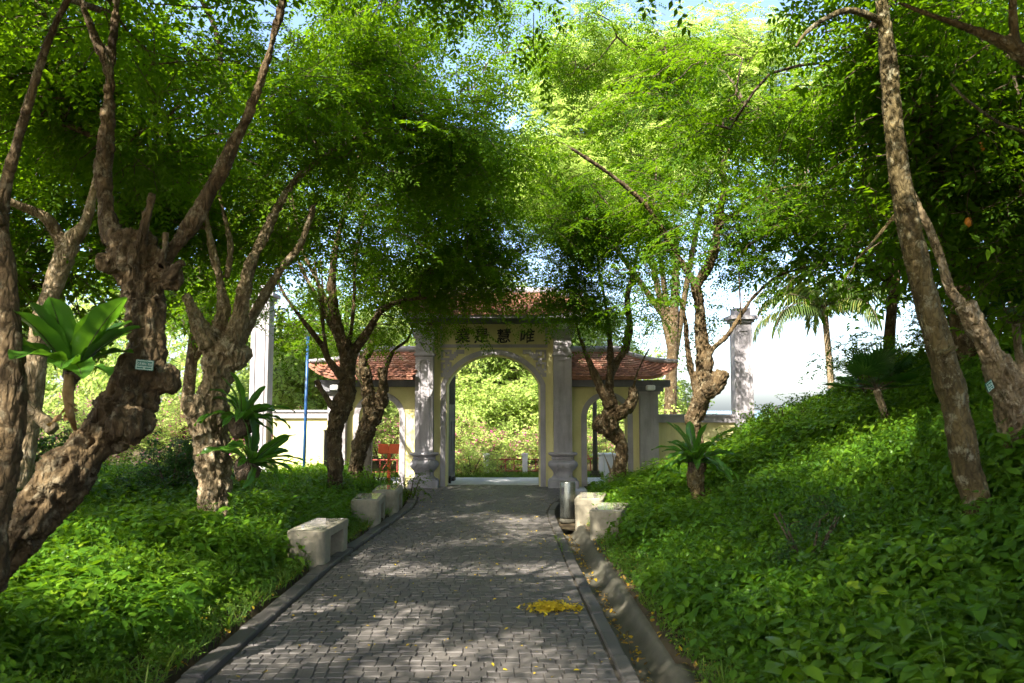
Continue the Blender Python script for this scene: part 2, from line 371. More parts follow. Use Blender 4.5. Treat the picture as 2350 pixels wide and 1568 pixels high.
def tpl_ground(seed, mat, h=0.30, n=5, leaf=0.085, wr=0.56):
    r = random.Random(seed); lb = LB(); lean = Vector((r.uniform(-.25,.25), r.uniform(-.25,.25), 1)).normalized()
    top = lean*h; lb.stem([Vector((0,0,-0.05)), lean*h*0.5, top], 0.003)
    for k in range(n):
        u = 0.35+0.65*k/(n-1); p = lean*h*u; a0 = k*1.57+r.uniform(-.4,.4); size = leaf*(1.1-0.35*abs(u-0.75))*(0.55 if k == n-1 else 1)
        for q in (0, math.pi):
            az = a0+q; pit = R(r.uniform(-32, 18)) if k < n-1 else R(r.uniform(15,50))
            d = Vector((math.cos(az)*math.cos(pit), math.sin(az)*math.cos(pit), math.sin(pit)))
            lb.leaf(p+d*0.025, d, Vector((r.uniform(-.2,.2), r.uniform(-.2,.2), 1)), size*r.uniform(.8,1.15), size*wr, min(1, 0.75*r.random()+(0.25 if k >= n-2 else 0)), 0.22, 0.22, True)
    return lb.obj('ground_%d' % seed, [mat, M['leaf_weed']])
def tpl_grass(seed, mat, n=9, h=0.16):
    r = random.Random(seed); lb = LB()
    for k in range(n):
        az = r.uniform(0,6.28); b = Vector((r.uniform(-.03,.03), r.uniform(-.03,.03), 0)); hh = h*r.uniform(.6,1.3)
        lb.leaf(b, Vector((math.cos(az)*.5, math.sin(az)*.5, 1)), Vector((math.cos(az), math.sin(az), 0.2)), hh, 0.010, r.random(), 0.2, -0.35, True)
    return lb.obj('grass_%d' % seed, [mat])
def tpl_single(seed, mat, L=0.05, wr=0.55):
    r = random.Random(seed); lb = LB(); lb.leaf((-L/2,0,0.003), (1,0,0.12), (0,r.uniform(-.3,.3),1), L, L*wr, r.random(), 0.3, 0.1, True)
    return lb.obj('fallen_%d' % seed, [mat])

def combo(name, tpls, n, place_fn, seed):
    """one template made of n copies of smaller ones"""
    r = random.Random(seed); V, Fc, T, MI = [], [], [], []; data = []
    for t in tpls:
        me = t.data; co = np.zeros(len(me.vertices)*3, dtype=np.float32); me.vertices.foreach_get('co', co); ti = np.zeros(len(me.vertices), dtype=np.float32); me.attributes['tint'].data.foreach_get('value', ti)
        data.append((co.reshape(-1, 3), [tuple(p.vertices) for p in me.polygons], ti, [p.material_index for p in me.polygons]))
    off = 0
    for k in range(n):
        co, fs, ti, mi = data[r.randrange(len(data))]; mt = np.array(place_fn(r, k)); V.append(co @ mt[:3, :3].T + mt[:3, 3]); Fc += [tuple(i+off for i in f) for f in fs]
        T.append(np.clip(ti*0.6 + r.random()*0.4, 0, 1)); MI += mi; off += len(co)
    me = mesh_np(name, np.concatenate(V), Fc, None, True, {'tint': np.concatenate(T)})
    for m in tpls[0].data.materials: me.materials.append(m)
    me.polygons.foreach_set('material_index', np.array(MI, dtype=np.int32))
    return bpy.data.objects.new(name, me)
def cluster(tpls, spread, n, seed, droop=14, smin=.75, smax=1.45, nvar=4, flat=.55):
    def pf(r, k):
        if k < n*.7: p = Vector((r.gauss(0, spread), r.gauss(0, spread), r.gauss(0, spread*flat)))
        else: p = Vector((-r.random()*.45, r.gauss(0, spread*.5), r.gauss(0, spread*.4)))
        s = r.uniform(smin, smax)
        return Matrix.LocRotScale(p, Euler((r.gauss(0, .3), math.radians(r.gauss(droop, 17)), r.gauss(0, 1.25))), Vector((s, s, s)))
    return [combo('cluster_%d_%d' % (seed, i), tpls, n, pf, seed+i) for i in range(nvar)]
def patch(tpls, n, rad, seed, nvar=5):
    def pf(r, k):
        a = r.random()*6.283; q = math.sqrt(r.random())*rad; s = r.uniform(.72, 1.18)
        return Matrix.LocRotScale(Vector((q*math.cos(a), q*math.sin(a), r.uniform(-.03, .01))), Euler((r.gauss(0, .2), r.gauss(0, .2), r.random()*6.283)), Vector((s, s, s)))
    return [combo('patch_%d_%d' % (seed, i), tpls, n, pf, seed+i) for i in range(nvar)]
T_PIN = cluster([tpl_pinnate(k, M['leaf']) for k in (1, 2, 3, 4)], .31, 9, 1000, nvar=8, flat=.28, droop=10)
T_PINB = cluster([tpl_pinnate(k, M['leaf_pale'], 7, 0.45, 4, 0.07) for k in (21, 22)], .38, 14, 1020, smin=1, smax=1.6, nvar=2)
T_DARK = cluster([tpl_broad(k, M['leaf_dark'], 14, 0.5, 0.10, 0.48) for k in (31, 32, 33)], .36, 16, 1030)
T_MID = cluster([tpl_broad(k, M['leaf'], 14, 0.5, 0.085, 0.55) for k in (34, 35)], .36, 16, 1040)
T_PALE = cluster([tpl_broad(k, M['leaf_pale'], 14, 0.5, 0.10, 0.5) for k in (41, 42, 43)], .38, 16, 1050)
T_FLOW = cluster([tpl_broad(51, M['leaf_pale'], 14, 0.4, 0.07, 0.55, 5), tpl_broad(52, M['leaf_pale'], 16, 0.4, 0.07, 0.55), tpl_broad(53, M['leaf_pale'], 16, 0.4, 0.06, 0.55, 1)], .28, 12, 1060)
T_GRD = [tpl_ground(61, M['leaf_ground']), tpl_ground(62, M['leaf_ground'], 0.34, 5, 0.095), tpl_ground(63, M['leaf_ground'], 0.24, 4, 0.075, 0.6), tpl_ground(64, M['leaf_ground'], 0.28, 5, 0.10, 0.45)]
T_PATCH = patch(T_GRD, 34, .36, 1100, 6)
T_GRD2 = [tpl_ground(65, M['leaf_ground'], 0.42, 6, 0.12, 0.5), tpl_ground(66, M['leaf_ground'], 0.36, 6, 0.115, 0.55), tpl_ground(67, M['leaf_weed'], 0.30, 5, 0.06, 0.6)]
T_PATCH2 = patch(T_GRD2, 20, .36, 1120, 3)
T_WEED = [tpl_ground(71, M['leaf_weed'], 0.14, 4, 0.04, 0.6), tpl_grass(72, M['leaf_weed']), tpl_ground(73, M['leaf_weed'], 0.10, 3, 0.035, 0.7)]
T_YEL = [tpl_single(81, M['yellow_leaf']), tpl_single(82, M['yellow_leaf'], 0.04, 0.6), tpl_single(83, M['yellow_leaf'], 0.06, 0.4)]
T_BRN = [tpl_single(84, M['brown_leaf']), tpl_single(85, M['brown_leaf'], 0.04, 0.6), tpl_single(86, M['yellow_leaf'], 0.045, 0.6)]

def node_group(tpls):
    ng = bpy.data.node_groups.new('leaves', 'GeometryNodeTree')
    ng.interface.new_socket('Geometry', in_out='INPUT', socket_type='NodeSocketGeometry')
    ng.interface.new_socket('Geometry', in_out='OUTPUT', socket_type='NodeSocketGeometry')
    N, L = ng.nodes, ng.links
    gi, go, ip, jn = N.new('NodeGroupInput'), N.new('NodeGroupOutput'), N.new('GeometryNodeInstanceOnPoints'), N.new('GeometryNodeJoinGeometry')
    for t in reversed(tpls):
        oi = N.new('GeometryNodeObjectInfo'); oi.inputs['Object'].default_value = t; oi.inputs['As Instance'].default_value = False
        g = N.new('GeometryNodeGeometryToInstance'); L.new(oi.outputs['Geometry'], g.inputs[0]); L.new(g.outputs[0], jn.inputs[0])
    def attr(name, ty):
        a = N.new('GeometryNodeInputNamedAttribute'); a.data_type = ty; a.inputs['Name'].default_value = name
        return a.outputs['Attribute']
    L.new(gi.outputs[0], ip.inputs['Points']); L.new(jn.outputs[0], ip.inputs['Instance'])
    ip.inputs['Pick Instance'].default_value = True
    L.new(attr('var', 'INT'), ip.inputs['Instance Index']); L.new(attr('rot', 'FLOAT_VECTOR'), ip.inputs['Rotation']); L.new(attr('scl', 'FLOAT'), ip.inputs['Scale'])
    L.new(ip.outputs[0], go.inputs[0])
    return ng
_NG = {}
def scatter(name, tpls, pts, rot, scl, parent=None, var=None):
    key = tuple(t.name for t in tpls)
    if key not in _NG: _NG[key] = node_group(tpls)
    pts = np.asarray(pts, dtype=np.float32).reshape(-1, 3); n = len(pts)
    me = bpy.data.meshes.new(name); me.vertices.add(n); me.vertices.foreach_set('co', pts.ravel())
    a = me.attributes.new('rot', 'FLOAT_VECTOR', 'POINT'); a.data.foreach_set('vector', np.asarray(rot, dtype=np.float32).ravel())
    a = me.attributes.new('scl', 'FLOAT', 'POINT'); a.data.foreach_set('value', np.asarray(scl, dtype=np.float32))
    a = me.attributes.new('var', 'INT', 'POINT'); a.data.foreach_set('value', (rng.integers(0, len(tpls), n) if var is None else var).astype(np.int32))
    for t in tpls:
        for m in t.data.materials:
            if m.name not in [q.name for q in me.materials]: me.materials.append(m)
    o = bpy.data.objects.new(name, me); md = o.modifiers.new('leaves', 'NODES'); md.node_group = _NG[key]
    o['kind'] = 'stuff'
    return link(o, parent)

_TA = {}
def tpl_arrays(t):
    if t.name not in _TA:
        me = t.data; co = np.zeros(len(me.vertices)*3, dtype=np.float32); me.vertices.foreach_get('co', co); ti = np.zeros(len(me.vertices), dtype=np.float32); me.attributes['tint'].data.foreach_get('value', ti)
        me.calc_loop_triangles(); tr = np.array([lt.vertices[:] for lt in me.loop_triangles], dtype=np.int32); mi = np.array([lt.material_index for lt in me.loop_triangles], dtype=np.int32)
        _TA[t.name] = (co.reshape(-1, 3), tr, ti, mi)
    return _TA[t.name]
def bake(name, tpls, pts, rot, scl):
    """the same scatter as plain geometry: all leaves of one crown in one mesh"""
    V, Tr, T, MI = [], [], [], []; off = 0; var = rng.integers(0, len(tpls), len(pts))
    for p, e, s_, v in zip(pts, rot, scl, var):
        co, tr, ti, mi = tpl_arrays(tpls[v]); m = np.array(Euler(e).to_matrix(), dtype=np.float32)*s_
        V.append(co @ m.T + np.asarray(p, dtype=np.float32)); Tr.append(tr+off); T.append(np.clip(ti*.7 + rng.random()*.45 - .05, 0, 1)); MI.append(mi); off += len(co)
    me = mesh_np(name, np.concatenate(V), np.concatenate(Tr), None, True, {'tint': np.concatenate(T)})
    for m in tpls[0].data.materials: me.materials.append(m)
    me.polygons.foreach_set('material_index', np.concatenate(MI))
    o = bpy.data.objects.new(name, me); o['kind'] = 'stuff'; return link(o)
CROWNS = []

# ------------------------------------------------------------------ ground, road, path, kerbs, drain
def sstep(a, b, x): t = np.clip((x-a)/(b-a), 0, 1); return t*t*(3-2*t)
def left_edge(y): return np.interp(y, [0, 5, 9, 12, 14, 15.6, 16.8, 17.6, 30], [-1.93, -1.93, -1.95, -1.80, -1.72, -1.82, -2.15, -2.35, -2.35])
def right_edge(y): return np.interp(y, [0, 5, 9, 12, 13.4, 14.6, 15.8, 17.6, 30], [0.69, 0.69, 0.61, 0.58, 0.58, 0.72, 1.05, 1.15, 1.15])
def hgt(x, y):
    x = np.asarray(x, dtype=np.float64); y = np.asarray(y, dtype=np.float64)
    le = left_edge(y); re = right_edge(y) + 0.42
    d = x - re
    near = 1 - sstep(15.0, 18.0, y)
    mound = np.where(d > 0, 0.03 + 0.15*np.power(np.maximum(d-0.35, 0), 1.75), 0)
    mound = np.where(mound > 1.2, 1.2 + (mound-1.2)*0.55, mound); mound = np.minimum(mound, 2.0 + 0.04*d)
    far_r = sstep(7, 11, x)*1.2*(1 - sstep(17, 20, y))
    mound = mound*near + far_r*(1-near)
    dl = le - 0.2 - x
    bank = np.where(dl > 0, 0.03 + 0.16*sstep(0, 2.5, dl) + 0.14*sstep(2, 6, dl), 0)*(1 - sstep(14.5, 17.5, y))
    z = mound + bank
    inside = (x > le - 0.21) & (x < re) & (y < 18.3)
    z = np.where(inside, -0.34, z)
    z = np.where(y > 18.5, np.minimum(z, -0.04), z)
    z = z + 2.2*sstep(30, 60, y)*(1-sstep(0, 6, x)) - 6.0*sstep(24, 45, y)*sstep(2, 9, x)
    return z + 0.02*vnoise(np.stack([x*1.3, y*1.3, x*0], -1).reshape(-1, 3)).reshape(x.shape)*(1-inside)*(y < 18.4)
gx = np.unique(np.concatenate([np.linspace(-300, -14, 14), np.arange(-14, -3, 0.4), np.arange(-3, 3, 0.1), np.arange(3, 14, 0.35), np.linspace(14, 300, 14)]))
gy = np.unique(np.concatenate([np.linspace(-60, 0, 7), np.arange(0, 20, 0.25), np.arange(20, 62, 1.5), np.linspace(62, 900, 12)]))
X, Y = np.meshgrid(gx, gy); Z = hgt(X, Y)
nx, ny = len(gx), len(gy); ii = np.arange(nx*ny).reshape(ny, nx)
quads = np.stack([ii[:-1,:-1], ii[:-1,1:], ii[1:,1:], ii[1:,:-1]], -1).reshape(-1, 4)
ground = bpy.data.objects.new('ground', mesh_np('ground', np.stack([X.ravel(), Y.ravel(), Z.ravel()], -1), quads, M['soil'], True)); link(ground)
tag(ground, kind='structure')

road = MB().box(-40, 40, 18.95, 20.2, -0.12, 0.0).box(-3.3, 3.1, 18.36, 18.95, -0.12, -0.001).build('road', M['road']); tag(road, kind='structure')

sea = MB().box(2.0, 1500, 40, 2800, -3.2, -3.0).build('sea', None); tag(sea, kind='structure')
wm = NT('sea_water'); nz_ = wm.noise(wm.coords((1, .3, 1)), .6, 4); sea.data.materials.append(wm.done(wm.bsdf((0.10,0.17,0.20), 0.25, 0.6, bump=nz_, bstr=.2, bdist=.3)))
# path: bedding sheet and the setts laid on it
ys = np.arange(0.5, 18.4, 0.25); pv = []; pf = []
for y in ys: pv += [(float(left_edge(y))-0.02, y, -0.013), (float(right_edge(y))+0.02, y, -0.013)]
for i in range(len(ys)-1): pf.append((2*i, 2*i+1, 2*i+3, 2*i+2))
path = bpy.data.objects.new('path', mesh_np('path', pv, pf, M['joint'])); link(path); tag(path, kind='structure')
def sett_mesh(i):
    r = random.Random(100+i); b = 0.012; h = 0.5
    j = lambda a: r.uniform(-a, a)
    lo = [(-h+j(.03), -h+j(.03), -0.05), (h+j(.03), -h+j(.03), -0.05), (h+j(.03), h+j(.03), -0.05), (-h+j(.03), h+j(.03), -0.05)]
    md = [(x*1.0, y*1.0, -0.007+j(.002)) for x, y, z in lo]
    hi = [(x*(1-2*b*3.4), y*(1-2*b*3.4), 0.0+j(.0035)) for x, y, z in lo]
    f = [(8,9,10,11)]
    for k in range(4): q = (k+1) % 4; f += [(k,q,q+4,k+4), (k+4,q+4,q+8,k+8)]
    return np.array(lo+md+hi), f
SV = [sett_mesh(i) for i in range(10)]
SM = [mesh_np('paving_stone', v, f, M['paver']) for v, f in SV]
near_n = 0; sv, sf, st = [], [], []
y = 2.6; row = 0
while y < 18.22:
    L = rnd.uniform(0.094, 0.112); x0 = float(left_edge(y)) + 0.015; x1 = float(right_edge(y)) - 0.015
    x = x0 - (0.06 if row % 2 else 0.0)
    while x < x1 - 0.03:
        wd = rnd.uniform(0.078, 0.125); xe = min(x+wd, x1); xs = max(x, x0)
        if x1 - xe < 0.05: xe = x1
        if xe - xs > 0.03:
            cx, cy = (xs+xe)/2, y + L/2 + 0.035*math.sin((xs+xe)*1.1+row*0.11)
            k = rnd.randrange(10); sx, sy = (xe-xs)-0.005, L-0.005
            rot = Euler((R(rnd.uniform(-.8,.8)), R(rnd.uniform(-.8,.8)), R(rnd.uniform(-3,3)))); zz = rnd.uniform(-0.004, 0.003)
            if y > 4.72 and near_n < 300:
                o = bpy.data.objects.new('paving_stone', SM[k]); o.location = (cx, cy, zz); o.rotation_euler = rot; o.scale = (sx, sy, 1); link(o, path); near_n += 1
            else:
                mt = Matrix.LocRotScale(Vector((cx, cy, zz)), rot, Vector((sx, sy, 1))); n = len(sv); tt = rnd.random()
                sv += [mt @ Vector(v) for v in SV[k][0]]; sf += [tuple(i+n for i in f) for f in SV[k][1]]; st += [tt]*12
        x = xe
    y += L; row += 1
o = bpy.data.objects.new('paving_stones', mesh_np('paving_stones', sv, sf, M['paver'], False, {'tint': st})); link(o, path); tag(o, kind='stuff')

def kerb(edge, side, y0, y1, wd, z1, name):
    root = empty(name, (0, 0, 0)); tag(root, kind='structure'); y = y0
    while y < y1:
        L = rnd.uniform(0.42, 0.6); e0, e1 = float(edge(y)), float(edge(y+L)); a = math.atan2(e1-e0, L)
        c = MB().box(-wd/2+0.004, wd/2-0.004, -L/2+0.006, L/2-0.006, -0.25, z1 + rnd.uniform(-0.008, 0.008), b=0.010).build('kerb_stone', M['kerb'], root)
        c.location = ((e0+e1)/2 + side*(wd/2+0.004), y+L/2, 0); c.rotation_euler = (R(rnd.uniform(-.8,.8)), R(rnd.uniform(-1.2,1.2)), -a+R(rnd.uniform(-.6,.6)))
        y += L
kerb(left_edge, -1, 2.6, 15.8, 0.15, 0.035, 'kerb_left'); kerb(right_edge, 1, 2.6, 14.4, 0.115, 0.012, 'kerb_right')
# open concrete drain beside the path
prof = [(0.0, -0.03), (0.03, -0.10), (0.10, -0.135), (0.17, -0.125), (0.235, -0.07), (0.265, -0.005), (0.30, 0.008), (0.375, 0.012), (0.385, -0.02), (0.39, -0.3)]
yy = np.arange(2.4, 12.0, 0.12); dv = []; df = []
for i, y in enumerate(yy):
    e = float(right_edge(y)) + 0.118; jx = 0.006*math.sin(y*2.1)+0.004*math.sin(y*5.3)
    for k, (dx, dz) in enumerate(prof): dv.append((e + dx + (jx if k > 3 else 0), y, dz + (0.003*math.sin(y*3.1+k) if 0 < k < 8 else 0)))
n = len(prof)
for i in range(len(yy)-1):
    for k in range(n-1): df.append((i*n+k, i*n+k+1, (i+1)*n+k+1, (i+1)*n+k))
drain = bpy.data.objects.new('drain', mesh_np('drain', dv, df, M['concrete'], True)); link(drain); tag(drain, kind='structure')
# packed earth bed under the bin where the drain stops
eb = MB(); pts = []
for k in range(24):
    a = 2*math.pi*k/24; pts.append((0.93 + 0.30*math.cos(a)*(1+0.1*math.sin(3*a)), 12.65 + 0.78*math.sin(a), -0.07))
eb.add(pts + [(0.93, 12.65, -0.01)], [(k, (k+1) % 24, 24) for k in range(24)])
o = eb.build('earth_bed', M['soil'], None, True); tag(o, kind='structure')
# ground from the kerb to the gate on both sides
ap = MB().box(1.02, 2.5, 16.9, 18.3, -0.2, -0.012).build('gate_apron', M['road']); tag(ap, kind='structure')

# ------------------------------------------------------------------ gate
YG = 17.85
def gX(x): return PX(x, YG)
def gZ(y): return PZ(y, YG)
GC = gX(1131.5)
gate = empty('temple_gate', (GC, YG, 0))
tag(gate, 'yellow temple gate with grey pilasters, tiled roofs, three arches and black characters', 'gate')
def adopt(o, root):
    o.parent = root; o.location = Vector(o.location) - Vector(root.location)
    return o
def gp(mb, name, mat, parent=None, smooth=False, label=None):
    o = mb.build(name, mat, None, smooth)
    if parent is None: adopt(o, gate)
    else:
        o.parent = parent
    if label: o['label'] = label
    return o
def arch_wall(cx, half, spring, rise, x0, x1, z1, y0, y1):
    """wall pieces round an arched opening"""
    Rr = (half*half + rise*rise)/(2*rise); zc = spring + rise - Rr; a0 = math.asin(min(1, half/Rr)) if rise <= half else math.pi - math.asin(half/Rr)
    arc = [(cx + Rr*math.sin(-a0 + 2*a0*k/28), zc + Rr*math.cos(-a0 + 2*a0*k/28)) for k in range(29)]
    mb = MB()
    mb.box(x0, cx-half, y0, y1, -0.1, spring); mb.box(cx+half, x1, y0, y1, -0.1, spring)
    # spandrel as quads from arc to top
    n0 = len(mb.v); V = []; Fq = []
    pts = [(x0, spring)] + arc + [(x1, spring)]
    for (x, z) in pts:
        V += [(x, y0, z), (x, y0, z1), (x, y1, z), (x, y1, z1)]
    for i in range(len(pts)-1):
        a = 4*i; b = a+4
        Fq += [(a, b, b+1, a+1), (b+2, a+2, a+3, b+3), (a+2, b+2, b, a), (a+1, b+1, b+3, a+3)]
    m = 4*(len(pts)-1); Fq += [(0,1,3,2), (m+2, m+3, m+1, m)]
    mb.add(V, Fq)
    return mb, arc
def arch_trim(cx, half, spring, rise, t, y0, y1, inset=0.0):
    def arc(hh, rr):
        Rr = (hh*hh+rr*rr)/(2*rr); zc = spring+rr-Rr; a0 = math.asin(min(1, hh/Rr)) if rr <= hh else math.pi-math.asin(hh/Rr)
        return [(cx + Rr*math.sin(-a0+2*a0*k/28), zc + Rr*math.cos(-a0+2*a0*k/28)) for k in range(29)]
    A = [(cx-half, -0.05)] + arc(half, rise) + [(cx+half, -0.05)]; B = [(cx-half-t, -0.05)] + arc(half+t, rise+t) + [(cx+half+t, -0.05)]
    V = []; Fq = []
    for (xa, za), (xb, zb) in zip(A, B): V += [(xa,y0,za), (xb,y0,zb), (xb,y1,zb), (xa,y1,za)]
    for i in range(len(A)-1):
        a = 4*i; b = a+4
        Fq += [(a, a+1, b+1, b), (a+1, a+2, b+2, b+1), (a+3, a, b, b+3), (a+2,a+3,b+3,b+2)]
    m = 4*(len(A)-1); Fq += [(0,3,2,1), (m, m+1, m+2, m+3)]
    return MB().add(V, Fq)
half = (gX(1238)-gX(1026))/2; spr = gZ(882); rise = gZ(816)-spr
x0, x1 = gX(990), gX(1276); ztop = gZ(745)
mb, _ = arch_wall(GC, half, spr, rise, x0, x1, ztop+0.05, YG, YG+0.55)
gp(mb, 'wall', M['wall'], label='yellow wall round the tall central arch')
gp(arch_trim(GC, half+0.025, spr, rise+0.02, 0.115, YG-0.03, YG+0.02), 'arch_trim', M['stone'])
# inscription panel: frame bars and board
fx0, fx1, fz0, fz1 = gX(1009), gX(1257), gZ(798), gZ(748)
fr = MB(); t_ = 0.07
fr.box(fx0, fx1, YG-0.035, YG+0.01, fz0, fz0+t_); fr.box(fx0, fx0+t_-0.02, YG-0.035, YG+0.01, fz0+t_, fz1); fr.box(fx1-t_+0.02, fx1, YG-0.035, YG+0.01, fz0+t_, fz1)
panel = gp(fr, 'inscription_frame', M['stone'])
def glyph(ch, cx, cz, size, y):
    cu = bpy.data.curves.new('glyph', 'FONT'); cu.body = ch; cu.size = size; cu.extrude = 0.006; cu.offset = size*0.018; cu.align_x = 'CENTER'; cu.align_y = 'CENTER'; cu.resolution_u = 3
    ob = bpy.data.objects.new('glyph', cu); COL.objects.link(ob)
    me = bpy.data.meshes.new_from_object(ob.evaluated_get(bpy.context.evaluated_depsgraph_get()))
    bpy.data.objects.remove(ob)
    n = len(me.vertices); co = np.zeros(n*3, dtype=np.float32); me.vertices.foreach_get('co', co); co = co.reshape(-1, 3)
    mid = (co.max(0)+co.min(0))/2; co = co - mid; q = np.zeros_like(co)
    co[:,0] += 0.012*size/0.3*np.sin(co[:,1]*20)            # a little brush sway
    q[:,0] = cx + co[:,0]; q[:,1] = y - co[:,2]; q[:,2] = cz + co[:,1] + 0.10*co[:,0]
    me.vertices.foreach_set('co', q.ravel()); me.update(); me.materials.clear(); me.materials.append(M['ink'])
    return bpy.data.objects.new('character', me)
for ch, px in (('業', 1062), ('是', 1105), ('慧', 1156), ('唯', 1211)):
    o = link(glyph(ch, gX(px), gZ(771), 0.34, YG-0.012)); adopt(o, gate); o['label'] = 'black brush character on the yellow inscription panel'
# fretwork corner brackets (key pattern)
def fret(sgn):
    mb = MB(); u = 0.052
    cells = ['HHHHH..HHHH', 'H.H.H.HHHHH', 'H.HHHHHH...', 'H...HHH....', 'HHHHHH.....', '..HH.......', 'HHHHH......', 'H.H.H......', 'H.HHH......', 'HHHH.......', '.HH........', 'HHH........', 'HH.........']
    X0 = gX(1011) if sgn > 0 else gX(1254); Z0 = gZ(803)
    for r, line in enumerate(cells):
        c = 0
        while c < len(line):
            if line[c] == 'H':
                e = c
                while e+1 < len(line) and line[e+1] == 'H': e += 1
                xa, xb = X0 + sgn*c*u*0.92, X0 + sgn*(e+1)*u*0.92
                mb.box(min(xa, xb), max(xa, xb), YG-0.025-0.0007*(r % 3), YG+0.01, Z0-(r+1)*u*0.9-0.0008, Z0-r*u*0.9)
                c = e
            c += 1
    return mb
for s in (1, -1): gp(fret(s), 'fretwork_bracket', M['stone'])
def pilaster(cx, hw, z_base, z_top, y_front, urn=True, split=None):
    """panelled square pillar on an urn shaped base"""
    mb = MB(); yb = y_front + 2*hw
    mb.box(cx-hw, cx+hw, y_front, yb, z_base, z_top)
    p = gp(mb, 'pilaster', M['stone'])
    tr = MB(); fw = 0.035; ph = 0.62*hw
    def frame(za, zb):
        for (a, b, c, d) in ((cx-ph, cx+ph, za, za+fw), (cx-ph, cx+ph, zb-fw, zb), (cx-ph, cx-ph+fw, za+fw, zb-fw), (cx+ph-fw, cx+ph, za+fw, zb-fw)):
            tr.box(a, b, y_front-0.018, y_front+0.005, c, d)
    if split: frame(z_base+0.12, split-0.10); frame(split+0.09, z_top-0.16)
    else: frame(z_base+0.12, z_top-0.12)
    f = gp(tr, 'panel_frame', M['stone']); f.parent = p; f.location = (0,0,0)
    cp = MB(); 
    if split: cp.box(cx-hw-0.03, cx+hw+0.03, y_front-0.03, yb-0.01, split-0.03, split+0.02)
    cp.box(cx-hw-0.04, cx+hw+0.04, y_front-0.04, yb-0.012, z_top-0.05, z_top+0.02); cp.box(cx-hw-0.075, cx+hw+0.075, y_front-0.075, yb-0.014, z_top+0.02, z_top+0.14)
    c = gp(cp, 'capital', M['stone']); c['kind'] = 'stuff'; c.parent = p; c.location = (0,0,0)
    if urn:
        cy = y_front + hw; k = hw/0.2
        pl = MB().box(cx-hw*1.66, cx+hw*1.66, cy-hw*1.66, cy+hw*1.3, -0.1, 0.155, b=0.012)
        q = gp(pl, 'plinth', M['stone']); q.parent = p; q.location = (0,0,0)
        prof = [(.31,.157),(.305,.18),(.25,.20),(.215,.24),(.205,.29),(.225,.35),(.27,.40),(.315,.455),(.325,.50),(.31,.545),(.27,.575),(.235,.585),(.232,.60),(.248,.61),(.248,.645),(.236,.655),(.25,.67),(.29,.695),(.318,.71),(.325,.74),(.30,.752),(.21,.756)]
        ur = MB().lathe([(r*k, z) for r, z in prof], (cx, cy), 40, 3.6)
        # carved gadroons round the belly
        ur.v = [((cx + (x-cx)*(1+0.018*math.sin(34*math.atan2(y-cy, x-cx))*(0.36 < z < 0.56))), (cy + (y-cy)*(1+0.018*math.sin(34*math.atan2(y-cy, x-cx))*(0.36 < z < 0.56))), z) for x, y, z in ur.v]
        q = gp(ur, 'carved_urn', M['stone'], smooth=True); q.parent = p; q.location = (0,0,0)
        bd = MB()
        for i in range(9):
            bx = cx - hw*1.02 + i*hw*2.04/8
            bd.lathe([(.004, .612), (.016, .618), (.019, .628), (.016, .638), (.004, .643)], (bx, cy-hw*1.245), 8)
        q = gp(bd, 'bead_band', M['stone'], smooth=True); q.parent = p; q.location = (0,0,0); q['kind'] = 'stuff'
        # scrolls on the front of the urn
        sg = MB()
        for s in (-1, 1):
            pts = []
            for i in range(15):
                a = i/14*4.2*math.pi; rr = 0.062*(1 - i/16)
                pts.append((cx + s*(0.085 + rr*math.cos(a)), cy - hw*1.60 + 0.05*abs(i-14)/14*0 , 0.475 + rr*math.sin(a)))
            sg.tube(pts, [0.011]*15, 5)
            pts = [(cx + s*(0.12+0.05*math.sin(i/6*3)), cy - hw*(1.52-0.42*math.sin(i/6*2.2)), 0.44-0.22*i/6) for i in range(7)]
            sg.tube(pts, [0.014-0.001*i for i in range(7)], 5)
        q = gp(sg, 'scroll_carving', M['stone'], smooth=True); q.parent = p; q.location = (0,0,0)
    return p
hw = (gX(1311)-gX(1270))/2
for px in (975.5, 1290.5): pilaster(gX(px), hw, 0.75, gZ(772), YG-0.24, True, gZ(815))
# eaves beam, rafters' ends
gp(MB().box(gX(935), gX(1330), YG-0.34, YG+0.9, gZ(744), gZ(730)), 'eaves_beam', M['dark_beam'])
gp(MB().box(gX(930), gX(1335), YG-0.66, YG-0.56, gZ(733)-0.04, gZ(733)+0.075), 'fascia', M['stone'])
gp(MB().box(gX(930), gX(1335), YG-0.56, YG-0.34, gZ(733)-0.02, gZ(733)+0.02), 'soffit', M['dark_beam'])
for px in (974, 1291):
    gp(MB().box(gX(px)-0.085, gX(px)+0.085, YG-0.46, YG-0.1, gZ(757), gZ(744)-0.004, b=0.02), 'beam_end', M['white'])

